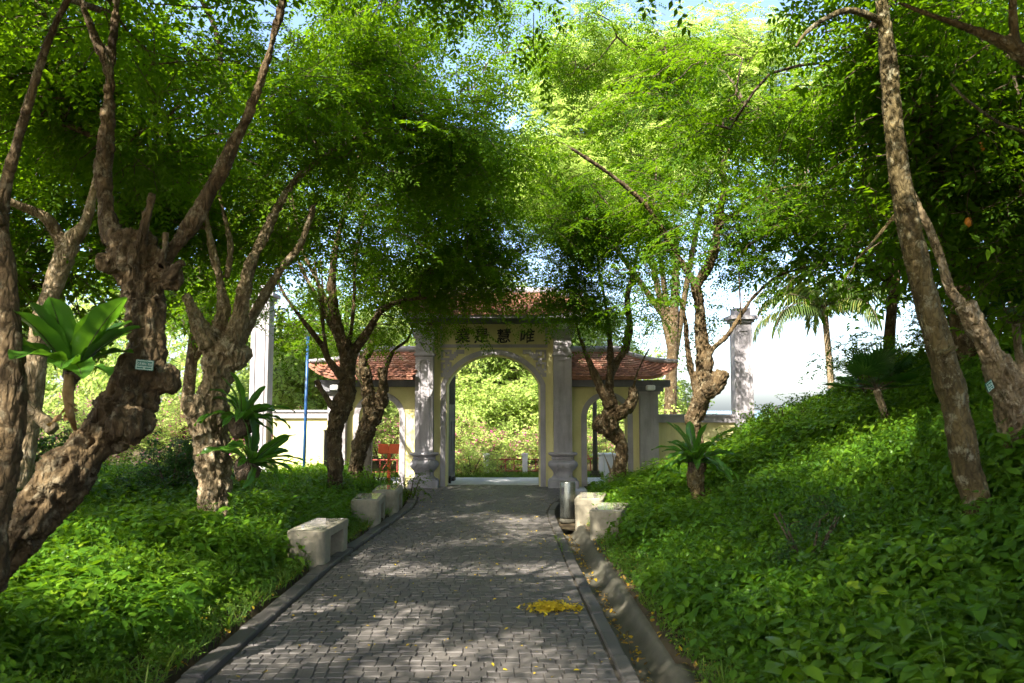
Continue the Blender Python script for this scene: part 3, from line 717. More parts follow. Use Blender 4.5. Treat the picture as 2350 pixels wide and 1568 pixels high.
def tile_geo():
    # rounded-end flat tile: local x across (1 wide), y up the slope (0 at lower edge)
    pts = [(-.5, .62), (-.5, .12), (-.33, .02), (0, -.04), (.33, .02), (.5, .12), (.5, .62)]
    v = [(x, y, 0.030) for x, y in pts[1:6]] + [(x, y, 0.0) for x, y in (pts[0], pts[6])] + [(x, y, 0.004) for x, y in pts[1:6]]
    f = [(5, 0, 1, 2, 3, 4, 6)] + [(k+7, k+8, k+1, k) for k in range(4)]
    return np.array(v), f
TV, TF = tile_geo(); TM = mesh_np('roof_tile', TV, TF, M['tile'])
tile_left = [300]
def hip_roof(name, xe0, xe1, xr0, xr1, ye, ze, yr, zr, tw, quota, up0=0.0, up1=0.0, back=True, label=None):
    """front slope from the eave (xe0..xe1 at ye, ze) to the ridge (xr0..xr1 at yr, zr); corners turn up"""
    def pt(u, v):
        xa = xe0 + (xr0-xe0)*v; xb = xe1 + (xr1-xe1)*v
        z = ze + (zr-ze)*(v*0.82 + 0.18*v*v) + (up0*max(0, 1-u*3.2)**2.2 + up1*max(0, 1-(1-u)*3.2)**2.2)*(1-v)**1.5
        return Vector((xa+(xb-xa)*u, ye+(yr-ye)*v, z))
    nu, nv = 24, 8; V = []; Fq = []
    for j in range(nv+1):
        for i in range(nu+1): V.append(pt(i/nu, j/nv))
    for j in range(nv):
        for i in range(nu): a = j*(nu+1)+i; Fq.append((a, a+1, a+nu+2, a+nu+1))
    n = len(V); V += [p - Vector((0, 0, 0.05)) for p in V[:n]]
    Fq += [tuple(n+i for i in reversed(f)) for f in Fq[:nu*nv]]
    for i in range(nu): Fq.append((i, n+i, n+i+1, i+1))
    mb = MB().add(V, Fq)
    if back:  # rear slope and hips
        def bk(p): return Vector((p.x, 2*yr-p.y, p.z))
        m = len(mb.v); rows = [[bk(pt(i/nu, j/nv)) for i in range(nu+1)] for j in range(nv+1)]
        mb.add([p for r_ in rows for p in r_], [(j*(nu+1)+i+1, j*(nu+1)+i, (j+1)*(nu+1)+i, (j+1)*(nu+1)+i+1) for j in range(nv) for i in range(nu)])
        for e in (0, 1):
            a = [pt(e, j/nv) for j in range(nv+1)]; b = [bk(p) for p in a]
            mb.add(a+b, [((j, j+1, nv+2+j, nv+1+j) if e else (j+1, j, nv+1+j, nv+2+j)) for j in range(nv)])
    roof = gp(mb, 'roof', M['tile'], label=label)
    slope = (pt(.5,1)-pt(.5,0)).length; nrow = int(slope/(tw*0.62)); sv_, sf_, st_ = [], [], []
    for j in range(nrow):
        v = j/nrow; wdt = (pt(1, v)-pt(0, v)).length; nt = max(1, int(wdt/tw))
        for i in range(nt):
            u = (i+0.5+(0.5 if j % 2 else 0))/nt
            if u > 1: continue
            p = pt(u, v); ex = (pt(min(1,u+.02), v)-pt(max(0,u-.02), v)).normalized(); ey = (pt(u, min(1, v+.03))-pt(u, v)).normalized(); ez = ex.cross(ey)
            a = R(rnd.uniform(-4,4)); ex2 = ex*math.cos(a)+ey*math.sin(a); ey2 = ey*math.cos(a)-ex*math.sin(a)
            mt = Matrix((ex2*tw*0.97, ey2*tw*1.25, ez*1.0)).transposed().to_4x4(); mt.translation = p + ez*(0.004+rnd.uniform(0,.008))
            if quota > 0 and tile_left[0] > 0:
                o = bpy.data.objects.new('roof_tile', TM); link(o, roof); o.matrix_local = mt; quota -= 1; tile_left[0] -= 1
            else:
                n = len(sv_); sv_ += [mt @ Vector(q) for q in TV]; sf_ += [tuple(k+n for k in f) for f in TF]; st_ += [rnd.random()]*len(TV)
    if sv_:
        o = bpy.data.objects.new('roof_tiles', mesh_np('roof_tiles', sv_, sf_, M['tile'], False, {'tint': st_})); link(o, roof); tag(o, kind='stuff')
    rd = MB().tube([pt(k/12, 1)+Vector((0,0,.05)) for k in range(13)], [0.085]*13, 8).build('ridge', M['stone'], roof, True)
    for e, upv in ((0, up0), (1, up1)):
        if upv > 0: MB().tube([pt(e, 1-k/10)+Vector((0,0,.035+0.02*(k/10)**3)) for k in range(11)], [0.062]*8+[0.058,0.05,0.03], 7).build('hip_ridge', M['stone'], roof, True)
    return roof
hip_roof('roof', gX(905), gX(1360), gX(985), gX(1280), YG-0.70, gZ(727)+0.01, YG+0.55, gZ(727)+0.62, 0.15, 120, 0.28, 0.28, label='red clay tiled roof over the central arch')
# side bays
YS = YG + 0.12
for sgn, (a, b, o0, o1, pc, tip) in ((1, (1311, 1500, 1348, 1440, 1488.5, 1548)), (-1, (952, 763, 915, 823, 774.5, 715))):
    xa, xb = gX(min(a, b)), gX(max(a, b)); oc = (gX(o0)+gX(o1))/2; oh = abs(gX(o1)-gX(o0))/2
    mb, _ = arch_wall(oc, oh, gZ(958), oh*0.98, xa, xb, gZ(880), YS, YS+0.4)
    gp(mb, 'side_wall', M['wall'], label='yellow side wall with a narrow arch')
    gp(arch_trim(oc, oh+0.012, gZ(958), oh*0.98+0.012, 0.12, YS-0.03, YS+0.02), 'arch_trim', M['stone'])
    pilaster(gX(pc), hw, -0.05, gZ(900), YS-0.22, False)
    e0, e1 = sorted((gX(a)+(-0.02*sgn), gX(tip-12*sgn)))
    gp(MB().box(e0, e1, YS-0.30, YS+0.7, gZ(888), gZ(873)), 'eaves_beam', M['dark_beam'])
    gp(MB().box(gX(pc)-0.09, gX(pc)+0.09, YS-0.52, YS-0.3, gZ(897), gZ(885), b=0.02), 'beam_end', M['white'])
    gp(MB().box(gX(pc)-0.3, gX(pc)+0.3, YS-0.32, YS-0.05, gZ(899)+0.0, gZ(888)-0.003), 'bracket', M['dark_beam'])
    if sgn > 0: hip_roof('roof', gX(a)+0.0, gX(tip), gX(a), gX(1432), YS-0.58, gZ(868), YS+0.25, gZ(868)+0.62, 0.14, 90, 0.0, 0.30, label='low red tiled roof sweeping up at its end')
    else: hip_roof('roof', gX(tip), gX(a), gX(834), gX(a), YS-0.58, gZ(868), YS+0.25, gZ(868)+0.62, 0.14, 90, 0.30, 0.0, label='low red tiled roof sweeping up at its end')
# door leaves
def door_leaf(hinge, L, H, ang, bars=True, wheel=True):
    d = bpy.data.objects.new('door', None); link(d, gate); d.location = Vector(hinge) - Vector(gate.location); d.rotation_euler = (0, 0, ang); d['label'] = 'grey wooden door leaf with slats above panels'
    T = 0.03
    fr = MB().box(0, .09, -T, T, 0.06, H).box(L-.09, L, -T, T, 0.06, H).box(.09, L-.09, -T, T, H-.1, H)
    for z in (0.10, 0.62, 1.42, 1.72): fr.box(.09, L-.09, -T, T, z, z+0.10)
    fr.box(L*0.5-.045, L*0.5+.045, -T+.002, T-.002, 0.72, 1.42); fr.build('door_frame', M['wood'], d)
    for (a, b, z0, z1) in ((.09, L-.09, .20, .62), (.09, L*.5-.045, .72, 1.42), (L*.5+.045, L-.09, .72, 1.42), (.09, L-.09, 1.52, 1.72)):
        MB().box(a+.001, b-.001, -.012, .012, z0+.001, z1-.001).build('panel', M['wood'], d)
    k = 0; x = .11
    while x < L-.12:
        MB().box(x, x+.028, -.014, .014, 1.82, H-.1).build('slat', M['dark_wood'], d); x += 0.062
    if wheel:
        MB().box(L-.30, L-.02, -.05, .05, 0.0, 0.06).build('foot_block', M['dark_wood'], d)
        mbw = MB().tube([(0.12, -.07, .09), (0.12, -.02, .09)], [.088, .088], 14); mbw.build('wheel', M['dark_wood'], d)
door_leaf((GC-half-0.03, YG+0.60, 0), half*1.02, 2.75, R(86))
door_leaf((GC+half+0.03, YG+0.60, 0), half*1.02, 2.75, R(52))
door_leaf((gX(1346)-0.02, YS+0.45, 0), 0.44, 2.0, R(87), wheel=False)
door_leaf((gX(824), YS+0.45, 0), 0.44, 2.0, R(75), wheel=False)

# boundary walls and their tall end pillars
YW = 18.55
def wX(x): return PX(x, YW)
for (a, b, top, lab) in ((628, 764, 943, 'sunlit yellow boundary wall with grey coping behind the blue pole'), (1500, 1692, 953, 'yellow boundary wall with grey coping behind the forked stump tree')):
    r0 = empty('boundary_wall', ((wX(a)+wX(b))/2, YW, 0)); tag(r0, lab, 'wall'); zt = PZ(top, YW)
    def bw(n, m, *q): o = MB().box(*q).build(n, m); adopt(o, r0)
    bw('wall', M['wall'], wX(a), wX(b), YW, YW+0.22, -0.1, zt-0.17); bw('coping', M['stone'], wX(a), wX(b), YW-0.06, YW+0.28, zt-0.17, zt-0.03)
    bw('coping_cap', M['stone'], wX(a), wX(b), YW-0.09, YW+0.31, zt-0.03, zt+0.02); bw('skirting', M['wall'], wX(a)+.003, wX(b)-.003, YW-0.03, YW+0.0, -0.1, PZ(1062, YW))
for (c, top, lab) in ((597, 690, 'tall grey gate pillar rising behind the fern tree'), (1705, 742, 'tall pale gate pillar at the foot of the mound')):
    r0 = empty('gate_pillar', (wX(c), YW, 0)); tag(r0, lab, 'pillar'); h2 = 0.205; zt = PZ(top, YW); cx = wX(c)
    def bp(n, *boxes, mt='stone'):
        mb = MB()
        for q in boxes: mb.box(*q)
        o = mb.build(n, M[mt]); adopt(o, r0); return o
    bp('shaft', (cx-h2, cx+h2, YW-0.18, YW+0.23, 0.62, zt)); bp('base', (cx-h2-.06, cx+h2+.06, YW-0.24, YW+0.29, -0.1, 0.56), (cx-h2-.03, cx+h2+.03, YW-0.21, YW+0.26, 0.56, 0.62))
    ph = 0.13
    bp('panel_frame', *[(p, q, YW-0.20, YW-0.175, s_, t_2) for p, q, s_, t_2 in ((cx-ph, cx+ph, .78, .815), (cx-ph, cx+ph, zt-.2, zt-.165), (cx-ph, cx-ph+.035, .815, zt-.2), (cx+ph-.035, cx+ph, .815, zt-.2))])
    bp('cap', (cx-h2-.05, cx+h2+.05, YW-0.23, YW+0.28, zt, zt+.07), (cx-h2-.11, cx+h2+.11, YW-0.29, YW+0.34, zt+.07, zt+.16), (cx-h2+.02, cx+h2-.02, YW-0.16, YW+0.21, zt+.16, zt+.34))
# wall running on behind the trees beside the fern pillar

# ------------------------------------------------------------------ benches, bin, poles, notice post, tags
def slab(mb, pts, z0, z1, b=0.012):
    n = len(pts); cx = sum(p[0] for p in pts)/n; cy = sum(p[1] for p in pts)/n
    ins = [(cx+(x-cx)*(1-b/0.2), cy+(y-cy)*(1-b/0.4)) for x, y in pts]
    v = [(x, y, z0) for x, y in pts] + [(x, y, z1-b) for x, y in pts] + [(x, y, z1) for x, y in ins]
    f = [tuple(range(n-1, -1, -1)), tuple(range(2*n, 3*n))]
    for k in range(2):
        for i in range(n): j = (i+1) % n; f.append((k*n+i, k*n+j, k*n+n+j, k*n+n+i))
    mb.add(v, f); return mb
def rrect(x0, x1, y0, y1, r0, r1):
    """rounded rectangle; r0 radius at the y0 end, r1 at the y1 end; anticlockwise"""
    out = []
    for cx, cy, r, a0 in ((x0+r0, y0+r0, r0, 180), (x1-r0, y0+r0, r0, 270), (x1-r1, y1-r1, r1, 0), (x0+r1, y1-r1, r1, 90)):
        for k in range(7): a = R(a0 + 90*k/6); out.append((cx+r*math.cos(a), cy+r*math.sin(a)))
    return out
def bench(x, y, L, rz, label):
    b = empty('stone_bench', (x, y, float(hgt(np.array([x]), np.array([y]))[0])-0.03), rz); tag(b, label, 'bench', 'stone benches along the path'); H = 0.385; W = 0.21
    slab(MB(), rrect(-W, W, 0, L, .07, .02), H-0.09, H, 0.008).build('seat', M['granite'], b)
    slab(MB(), rrect(-W+.045, W-.045, .11, L-.05, .012, .012), H+0.001, H+0.006, 0.003).build('polished_top', M['polished'], b)
    slab(MB(), rrect(-W+.003, W-.003, 0.003, 0.30, .088, .02), -0.1, H-0.09, .001).build('leg', M['granite'], b)
    slab(MB(), rrect(-W+.003, W-.003, L-.22, L-.003, .02, .038), -0.1, H-0.09, .001).build('leg', M['granite'], b)
bench(-2.24, 8.75, 1.05, R(-3), 'stone bench nearest the camera with sunlit rounded end')
bench(-2.14, 11.75, 1.0, R(4), 'stone bench partly sunk in leaves in front of the red notice post')
bench(-2.06, 13.05, 1.0, R(3), 'farthest stone bench, beside the shrub near the gate')
bench(1.20, 10.45, 1.0, R(-14), 'stone bench with shiny top, in front of another one near the steel bin')
bench(1.12, 11.85, 1.0, R(-10), 'stone bench with shiny top standing right behind the steel bin')
b = empty('litter_bin', (0.86, 12.45, -0.02)); tag(b, 'brushed steel cylindrical litter bin standing beside the path kerb', 'bin')
MB().lathe([(.118, .06), (.12, .075), (.12, .60), (.116, .612)], (0, 0), 40).build('body', M['steel'], b, False)
for p in b.children[0].data.polygons: p.use_smooth = abs(p.normal.z) < 0.5
MB().lathe([(.105, -.02), (.13, 0.0), (.13, .03), (.105, .06)], (0, 0), 32).build('base', M['concrete'], b, True)
sl_ = MB(); V = []
for k in range(7):
    a = R(214 + k*4.0); V += [(0.1225*math.cos(a), 0.1225*math.sin(a), .42), (0.1225*math.cos(a), 0.1225*math.sin(a), .53)]
sl_.add(V, [(2*k, 2*k+2, 2*k+3, 2*k+1) for k in range(6)]).build('slot', M['ink'], b)
# blue pole, dark pole, red notice post
p0 = P(696, 1110, 17.0); p1 = P(707, 770, 17.0)
o = empty('blue_pole', (p0.x, p0.y, 0)); tag(o, 'thin blue metal pole standing before the sunlit wall', 'pole')
q = MB().tube([(0,0,-.1), (p1.x-p0.x, 0, p1.z)], [.034, .031], 14).build('shaft', M['blue'], o, True)
MB().tube([(p1.x-p0.x, 0, p1.z), (p1.x-p0.x, 0, p1.z+.04)], [.044, .02], 14).build('cap', M['blue'], o, True)
MB().tube([(0,0,-.1), (0.002,0,.12)], [.052, .05], 14).build('collar', M['blue'], o, True)
p0 = P(746, 1080, 17.6)
o = empty('dark_post', (p0.x, p0.y, 0)); tag(o, 'short dark brown post beside the yellow boundary wall', 'post')
MB().box(-.035, .035, -.035, .035, -.1, PZ(990, 17.6), b=.006).build('shaft', M['dark_wood'], o); MB().box(-.045, .045, -.045, .045, PZ(990, 17.6), PZ(990, 17.6)+.03).build('cap', M['dark_wood'], o)
p0 = P(892, 1118, 15.6); o = empty('notice_post', (p0.x, p0.y, 0.0)); tag(o, 'orange red notice post with two small boards by a side arch', 'notice post')
zb = PZ(1030, 15.6)
MB().box(-.03, .03, -.02, .02, -.1, zb+.05, b=.005).build('post', M['red'], o)
for s in (-1, 1):
    q = MB().box(0.006 if s > 0 else -.205, .205 if s > 0 else -.006, -.012, .012, -.095, .095, b=.004).build('board', M['red'], o); q.location = (0, -.035, zb); q.rotation_euler = (R(-14), 0, R(-9*s))
    q2 = MB().tube([(0, 0.01, zb-.33), (s*.16, 0.01, zb-.085)], [.010, .010], 6).build('strut', M['red'], o)
def tree_tag(c, w_, h_, rot, label, nlines):
    o = empty('tree_tag', c); o.rotation_euler = rot; tag(o, label, 'tag')
    MB().box(-w_/2, w_/2, -.004, .004, -h_/2, h_/2).build('plate', M['tag_green'], o)
    t = 0.06*h_; MB().box(-w_/2+t, w_/2-t, -.0055, -.0035, h_/2-2*t, h_/2-t).box(-w_/2+t, w_/2-t, -.0055, -.0035, -h_/2+t, -h_/2+2*t).box(-w_/2+t, -w_/2+2*t, -.0055, -.0035, -h_/2+2*t, h_/2-2*t).box(w_/2-2*t, w_/2-t, -.0055, -.0035, -h_/2+2*t, h_/2-2*t).box(-w_/2+2*t, w_/2-2*t, -.0055, -.0035, -.20*h_, -.14*h_).build('border', M['tag_pale'], o)
    ln = MB(); x = -w_*0.40
    cu = bpy.data.curves.new('word', 'FONT'); cu.body = 'CÂY'; cu.size = h_*0.30; cu.extrude = 0.001
    ob = bpy.data.objects.new('word', cu); COL.objects.link(ob); me = bpy.data.meshes.new_from_object(ob.evaluated_get(bpy.context.evaluated_depsgraph_get())); bpy.data.objects.remove(ob)
    me.materials.clear(); me.materials.append(M['tag_pale']); wo_ = bpy.data.objects.new('lettering', me); link(wo_, o); wo_.location = (-w_*.41, -.006, .0); wo_.rotation_euler = (math.pi/2, 0, 0)
    rr = random.Random(5)                      # the rest of the line is too small to read: rows of letter-like strokes
    for x in np.arange(-w_*.12, w_*.40, w_*.045):
        if abs(x-w_*.13) < w_*.03: continue
        ln.box(x, x+w_*.012, -.0065, -.0045, .0, h_*.2); ln.box(x+w_*.012, x+w_*.03, -.0065, -.0045, h_*.1*rr.choice((0,1,1.8)), h_*.1*rr.choice((0,1,1.8))+h_*.02+.0005)
    ln.box(-w_*.05, w_*.06, -.0065, -.0045, -h_*.36, -h_*.25)
    q = ln.build('lettering', M['tag_pale'], o); q['kind'] = 'stuff'
tree_tag(P(332, 838, 4.86), .105, .062, (0, R(5), R(8)), 'small green name tag on the thick leaning trunk', 2)
tree_tag(P(2271, 886, 6.42), .085, .075, (0, R(-28), R(25)), 'small green name tag on the mottled trunk by the picture edge', 2)

# ------------------------------------------------------------------ trees
def smooth_path(pts, step):
    P4 = [np.array(p, dtype=float) for p in pts]; out = []
    for i in range(len(P4)-1):
        p0, p1, p2, p3 = P4[max(i-1,0)], P4[i], P4[i+1], P4[min(i+2, len(P4)-1)]
        n = max(2, int(np.linalg.norm((p2-p1)[:3])/step))
        for k in range(n):
            t = k/n; out.append(0.5*((2*p1)+(-p0+p2)*t+(2*p0-5*p1+4*p2-p3)*t*t+(-p0+3*p1-3*p2+p3)*t**3))
    out.append(P4[-1]); return np.array(out)
def LP(pts, d):
    """limb from (x, y, radius) in picture pixels and a depth (or one per point)"""
    out = []
    for i, (x, y, r) in enumerate(pts):
        dd = d[i] if isinstance(d, (list, tuple)) else d
        p = P(x, y, dd); out.append((p.x, p.y, p.z, r*dd/F))
    return out
def make_trunk(limbs, mat, voxel, gnarl=1.0, name='trunk', lumps=(), slim=0.88):
    mb = MB(); sk = []
    if voxel > 0: limbs = [[(a, b, c, r_*slim*(.88 if r_ < .085 else 1)) for a, b, c, r_ in lm] for lm in limbs]
    for lm in limbs:
        s = smooth_path(lm, max(0.05, 0.5*lm[0][3])); mb.tube(s[:, :3], np.maximum(s[:, 3], voxel*0.9), 12)
        tang = np.gradient(s[:, :3], axis=0); tang /= np.linalg.norm(tang, axis=1)[:, None]+1e-9
        sk.append(np.concatenate([s, tang], 1))
    for (c, r) in lumps:
        prof = [(r*math.sin(math.pi*k/8)+1e-3, c[2]-r*math.cos(math.pi*k/8)) for k in range(9)]; mb.lathe(prof, (c[0], c[1]), 12)
        sk.append(np.array([[c[0], c[1], c[2], r, 0, 0, 1]]))
    sk = np.concatenate(sk, 0)
    if voxel > 0:
        tmp = bpy.data.objects.new('tmp', mesh_np('tmp', mb.v, mb.f)); COL.objects.link(tmp)
        md = tmp.modifiers.new('r', 'REMESH'); md.mode = 'VOXEL'; md.voxel_size = voxel; md.adaptivity = 0
        me = bpy.data.meshes.new_from_object(tmp.evaluated_get(bpy.context.evaluated_depsgraph_get())); bpy.data.objects.remove(tmp)
        n = len(me.vertices); co = np.zeros(n*3, dtype=np.float32); nm = np.zeros(n*3, dtype=np.float32)
        me.vertices.foreach_get('co', co); me.vertices.foreach_get('normal', nm); co = co.reshape(-1,3).astype(float); nm = nm.reshape(-1,3)
        r = np.zeros(n); tg = np.zeros((n, 3))
        for a in range(0, n, 4000):
            dd = ((co[a:a+4000, None, :]-sk[None, :, :3])**2).sum(-1) / (sk[None, :, 3]**2); i = dd.argmin(1); r[a:a+4000] = sk[i, 3]; tg[a:a+4000] = sk[i, 4:7]
        al = (co*tg).sum(1)[:, None]*tg
        rr = np.maximum(r, 0.02)[:, None]
        st_ = co - 0.72*al
        lump = fbm(co*3.6+3.1, 3)*0.20 + fbm(co*8.0, 2)*0.10
        rid = 1 - np.abs(fbm(st_*15.0+9.0, 3)); rid2 = 1-np.abs(fbm(st_*34.0, 2))
        disp = (lump + 0.36*(rid-0.76) + 0.13*(rid2-0.74))*gnarl*np.minimum(r, 0.19) - .004
        co = co + nm*disp[:, None]
        me.vertices.foreach_set('co', co.astype(np.float32).ravel()); me.update()
        me.materials.clear(); me.materials.append(mat); me.polygons.foreach_set('use_smooth', np.ones(len(me.polygons), dtype=bool))
    else:
        me = mesh_np(name, mb.v, mb.f, mat, True)
    me.name = name
    return bpy.data.objects.new(name, me), sk
# gaps cut into the crowns to place sunlight: (x, y, rx, ry) of the sunny patches they leave on the ground
GAPS = [(-.5,8.6,1.45,.55), (-1.15,6.95,.8,.5), (-.1,5.75,.75,.36), (.2,5.12,.8,.36), (-1.6,5.8,.4,.35), (-3.2,7.2,.9,.6), (-4.4,6.6,.7,.6), (-2.8,6.1,.6,.5), (-3.6,8.5,.8,.6), (-5.0,8.2,.8,.6), (1.7,9.0,.75,.6), (2.0,6.4,.4,.4), (4.6,9.7,.7,.6), (1.3,7.6,.35,.4), (-3.2,10.1,.6,.6), (-2.1,5.7,.45,.5), (-2.2,9.3,.55,.6), (-.6,10.4,.5,.35), (5.2,11.2,.7,.6), (-3.4,12.1,.7,.5), (-2.9,11.0,.5,.4), (-4.6,10.6,.6,.5), (5.4,18.5,.3,.4), (5.9,19.3,.3,.4), (6.4,20.2,.35,.4), (7.0,21.1,.35,.4), (4.8,19.2,.5,.35), (3.8,19.75,.7,.25), (-.4,19.4,.8,.4), (1.6,5.6,.2,.15), (2.6,8.0,.25,.2), (3.4,7.0,.2,.15), (4.3,10.6,.5,.3), (5.7,10.4,.5,.4)]
def in_gap(p):
    k = (p[:, 2]-.2)/SUN.z; gx_, gy_ = p[:, 0]-SUN.x*k, p[:, 1]-SUN.y*k; m = np.zeros(len(p), bool)
    for (a, b, c, d) in GAPS: m |= ((gx_-a)/(c+.17))**2 + ((gy_-b)/(d+.17))**2 < 1
    return m
def added_shade_tips(x0, x1, y0, y1, n, z0, z1, seed):
    """tips of an unseen leaf roof, added out of frame to shade the scene"""
    r = np.random.default_rng(seed); p = np.stack([r.uniform(x0, x1, n), r.uniform(y0, y1, n), r.uniform(z0, z1, n)], -1)
    seen = (p[:, 1] > .3) & (np.abs(p[:, 0]) < .66*p[:, 1]+.9) & (p[:, 2] < 1.7+.53*p[:, 1]+.75)
    return p[~seen & ~in_gap(p)]
def in_ells(ells, dens, seed, holes=0.25, nf=0.8):
    r = np.random.default_rng(seed); out = []
    for (c, rad) in ells:
        n = max(4, int(4.19*rad[0]*rad[1]*rad[2]*dens)); q = r.normal(size=(n*2, 3)); q /= np.linalg.norm(q, axis=1)[:, None]; q *= r.random((n*2, 1))**(1/2.6)
        p = np.array(c) + q*np.array(rad); keep = (vnoise(p*nf+seed*3.7) > -holes) & ~(in_gap(p) & (r.random(len(p)) < .9))
        out.append(p[keep][:n])
    return np.concatenate(out, 0)
def grow(sk, targets, seed, thick=0.0048):
    r = np.random.default_rng(seed+99)
    nodes = [sk[:, :3]]; allp = sk[:, :3].copy(); par = [-1]*len(sk); cnt = [0]*len(sk); paths = []
    d0 = np.array([((sk[:, :3]-t)**2).sum(1).min() for t in targets]) if len(targets) else np.zeros(0)
    buf = np.zeros((len(sk)+4*len(targets)+4, 3)); buf[:len(sk)] = allp; n = len(sk)
    for ti in np.argsort(d0):
        t = targets[ti]; d = ((buf[:n]-t)**2).sum(1); d = d + 0.6*np.maximum(0, buf[:n, 2]-t[2])**2; i = int(d.argmin()); b = buf[i]; L = np.linalg.norm(t-b)
        ids = [i]
        for u in (0.35, 0.7, 1.0):
            p = b + (t-b)*u + (r.normal(size=3)*min(0.07*L, .10)*(u < 1)) + np.array([0, 0, 0.10*L*math.sin(math.pi*u)])
            buf[n] = p; par.append(ids[-1]); cnt.append(0); ids.append(n); n += 1
        k = ids[-1]
        while k >= 0: cnt[k] += 1; k = par[k]
        paths.append(ids)
    mb = MB(); rad = np.array([thick*math.sqrt(c+0.6) for c in cnt])
    for ids in paths:
        rs = [min(rad[k], 0.10) for k in ids]; rs[0] = min(rs[0], rs[1]*1.35)
        q = smooth_path([(*buf[k], x) for k, x in zip(ids, rs)], .22); mb.tube(q[:, :3], np.maximum(q[:, 3], .0025), 5, False)
    return mb, [[buf[k] for k in ids] for ids in paths]
def leaf_cloud(paths, extra, seed, smin=0.85, smax=1.25):
    """one leaf cluster at each branch tip, and extra (0..1) of them again half way along"""
    r = np.random.default_rng(seed+7); pts, rot, scl = [], [], []
    for ids in paths:
        b = ids[-1]; dr = b-ids[0]; az0 = math.atan2(dr[1], dr[0])
        pts.append(b); rot.append((r.normal()*.2, r.normal()*.2, az0+r.normal()*.5)); scl.append(r.uniform(smin, smax))
        if r.random() < extra:
            pts.append(ids[-2]+r.normal(size=3)*.1); rot.append((r.normal()*.2, r.normal()*.2, az0+r.normal()*.9)); scl.append(r.uniform(smin, smax)*.75)
    pts = np.array(pts).reshape(-1, 3); k = ~(in_gap(pts) & (pts[:, 1] < 17.3))
    return pts[k], np.array(rot).reshape(-1, 3)[k], np.array(scl)[k]
TREES = 'trees whose crowns meet over the path'
def tree(label, limbs, bark, voxel, ells, dens, tpls, seed, gnarl=1.0, lumps=(), group=TREES, holes=0.25, thick=0.0048, name='tree', cat='tree', smin=0.85, smax=1.25, nf=0.8, extra=.35, over=None, slim=.88):
    base = Vector(limbs[0][0][:3]); root = empty(name, base); tag(root, label, cat, group)
    tr, sk = make_trunk(limbs, bark, voxel, gnarl, 'trunk', lumps, slim); link(tr); adopt(tr, root)
    if ells:
        tg = in_ells(ells, dens, seed, holes, nf)
        up = sk[sk[:, 2] > base.z + 0.35*(sk[:, 2].max()-base.z)]
        mb, paths = grow(up, tg, seed, thick)
        br = mb.build('branches', M['twig'], None, True); adopt(br, root); br['kind'] = 'stuff'
        pts, rot, scl = leaf_cloud(paths, extra, seed, smin, smax)
        cr = bake('crown', tpls, pts, rot, scl) if tpls is T_PIN else scatter('crown', tpls, pts, rot, scl); adopt(cr, root); CROWNS.append((label, pts))
    if over is not None:      # unseen extra branches and crown, added out of frame to cast shade
        tg = added_shade_tips(*over, seed+31); mb, paths = grow(up, tg, seed+31, thick)
        br = mb.build('branches', M['twig'], None, True); adopt(br, root); br['kind'] = 'stuff'
        pts, rot, scl = leaf_cloud(paths, .5, seed+31, .95, 1.35); cr = scatter('crown', tpls, pts, rot, scl); adopt(cr, root); CROWNS.append((label, pts))
    return root
def E3(x, y, z, rx, ry, rz): return ((x, y, z), (rx, ry, rz))
BB, BP, BS = M['bark_brown'], M['bark_pale'], M['bark_smooth']
# near left: dark trunk cut by the picture edge
tree('dark trunk cut by the edge with one long leaning limb', [LP([(-30,1330,44),(-12,1160,42),(18,1000,41),(28,850,38),(20,720,34),(8,600,30),(4,500,24),(10,430,20)], 4.3), LP([(10,440,20),(35,340,17),(62,250,16),(95,140,15),(130,50,14),(165,-20,13),(215,-140,11)], 4.3), LP([(4,520,22),(-60,380,18),(-130,180,14)], 4.2)],
     BB, 0.016, [E3(-3.0,3.9,4.8,1.6,1.8,0.8)], 2.8, T_PIN, 1, 0.7, holes=0.1, over=(-8.2,-1.2,-2.2,5.2,440,4.9,6.0))
# the great pollard leaning in from the left
tree('thick gnarled leaning trunk with a knobbly head, two limbs and a green tag', [
    LP([(-170,1480,66),(-60,1335,64),(60,1205,61),(170,1075,62),(255,975,70),(315,890,72),(335,800,48),(332,730,46),(322,665,66),(318,600,72),(300,535,52)], [4.7,4.75,4.8,4.9,5,5.05,5.1,5.1,5.1,5.1,5.1]),
    LP([(262,560,34),(245,480,27),(236,400,27),(245,320,25),(250,240,22),(248,165,20),(215,80,15),(180,-20,13),(150,-140,10)], [5.1]*5+[5.05]*4), LP([(249,175,17),(262,60,15),(272,-20,14),(300,-140,11)], 5.1),
    LP([(345,620,40),(385,585,28),(430,530,25),(487,430,23),(537,330,21),(573,253,20),(608,152,18),(644,25,15),(660,-60,13),(690,-180,10)], 5.1),
    LP([(322,560,24),(335,500,16),(352,440,14)], 5.0), LP([(370,610,20),(379,560,14),(381,532,12)], 5.0), LP([(385,640,30),(412,610,20),(424,600,14)], 5.0)],
    BB, 0.014, [E3(-2.9,5.4,5.3,2.6,2.2,1.05), E3(-4.8,6.4,4.4,1.6,1.5,1.1)], 3.6, T_PIN, 2, 1.3, slim=.82, holes=0.05, nf=0.9, lumps=[(P(300,975,4.9), .13), (P(372,870,5.05), .11), (P(258,600,5.05), .10), (P(395,640,5.05), .09)])
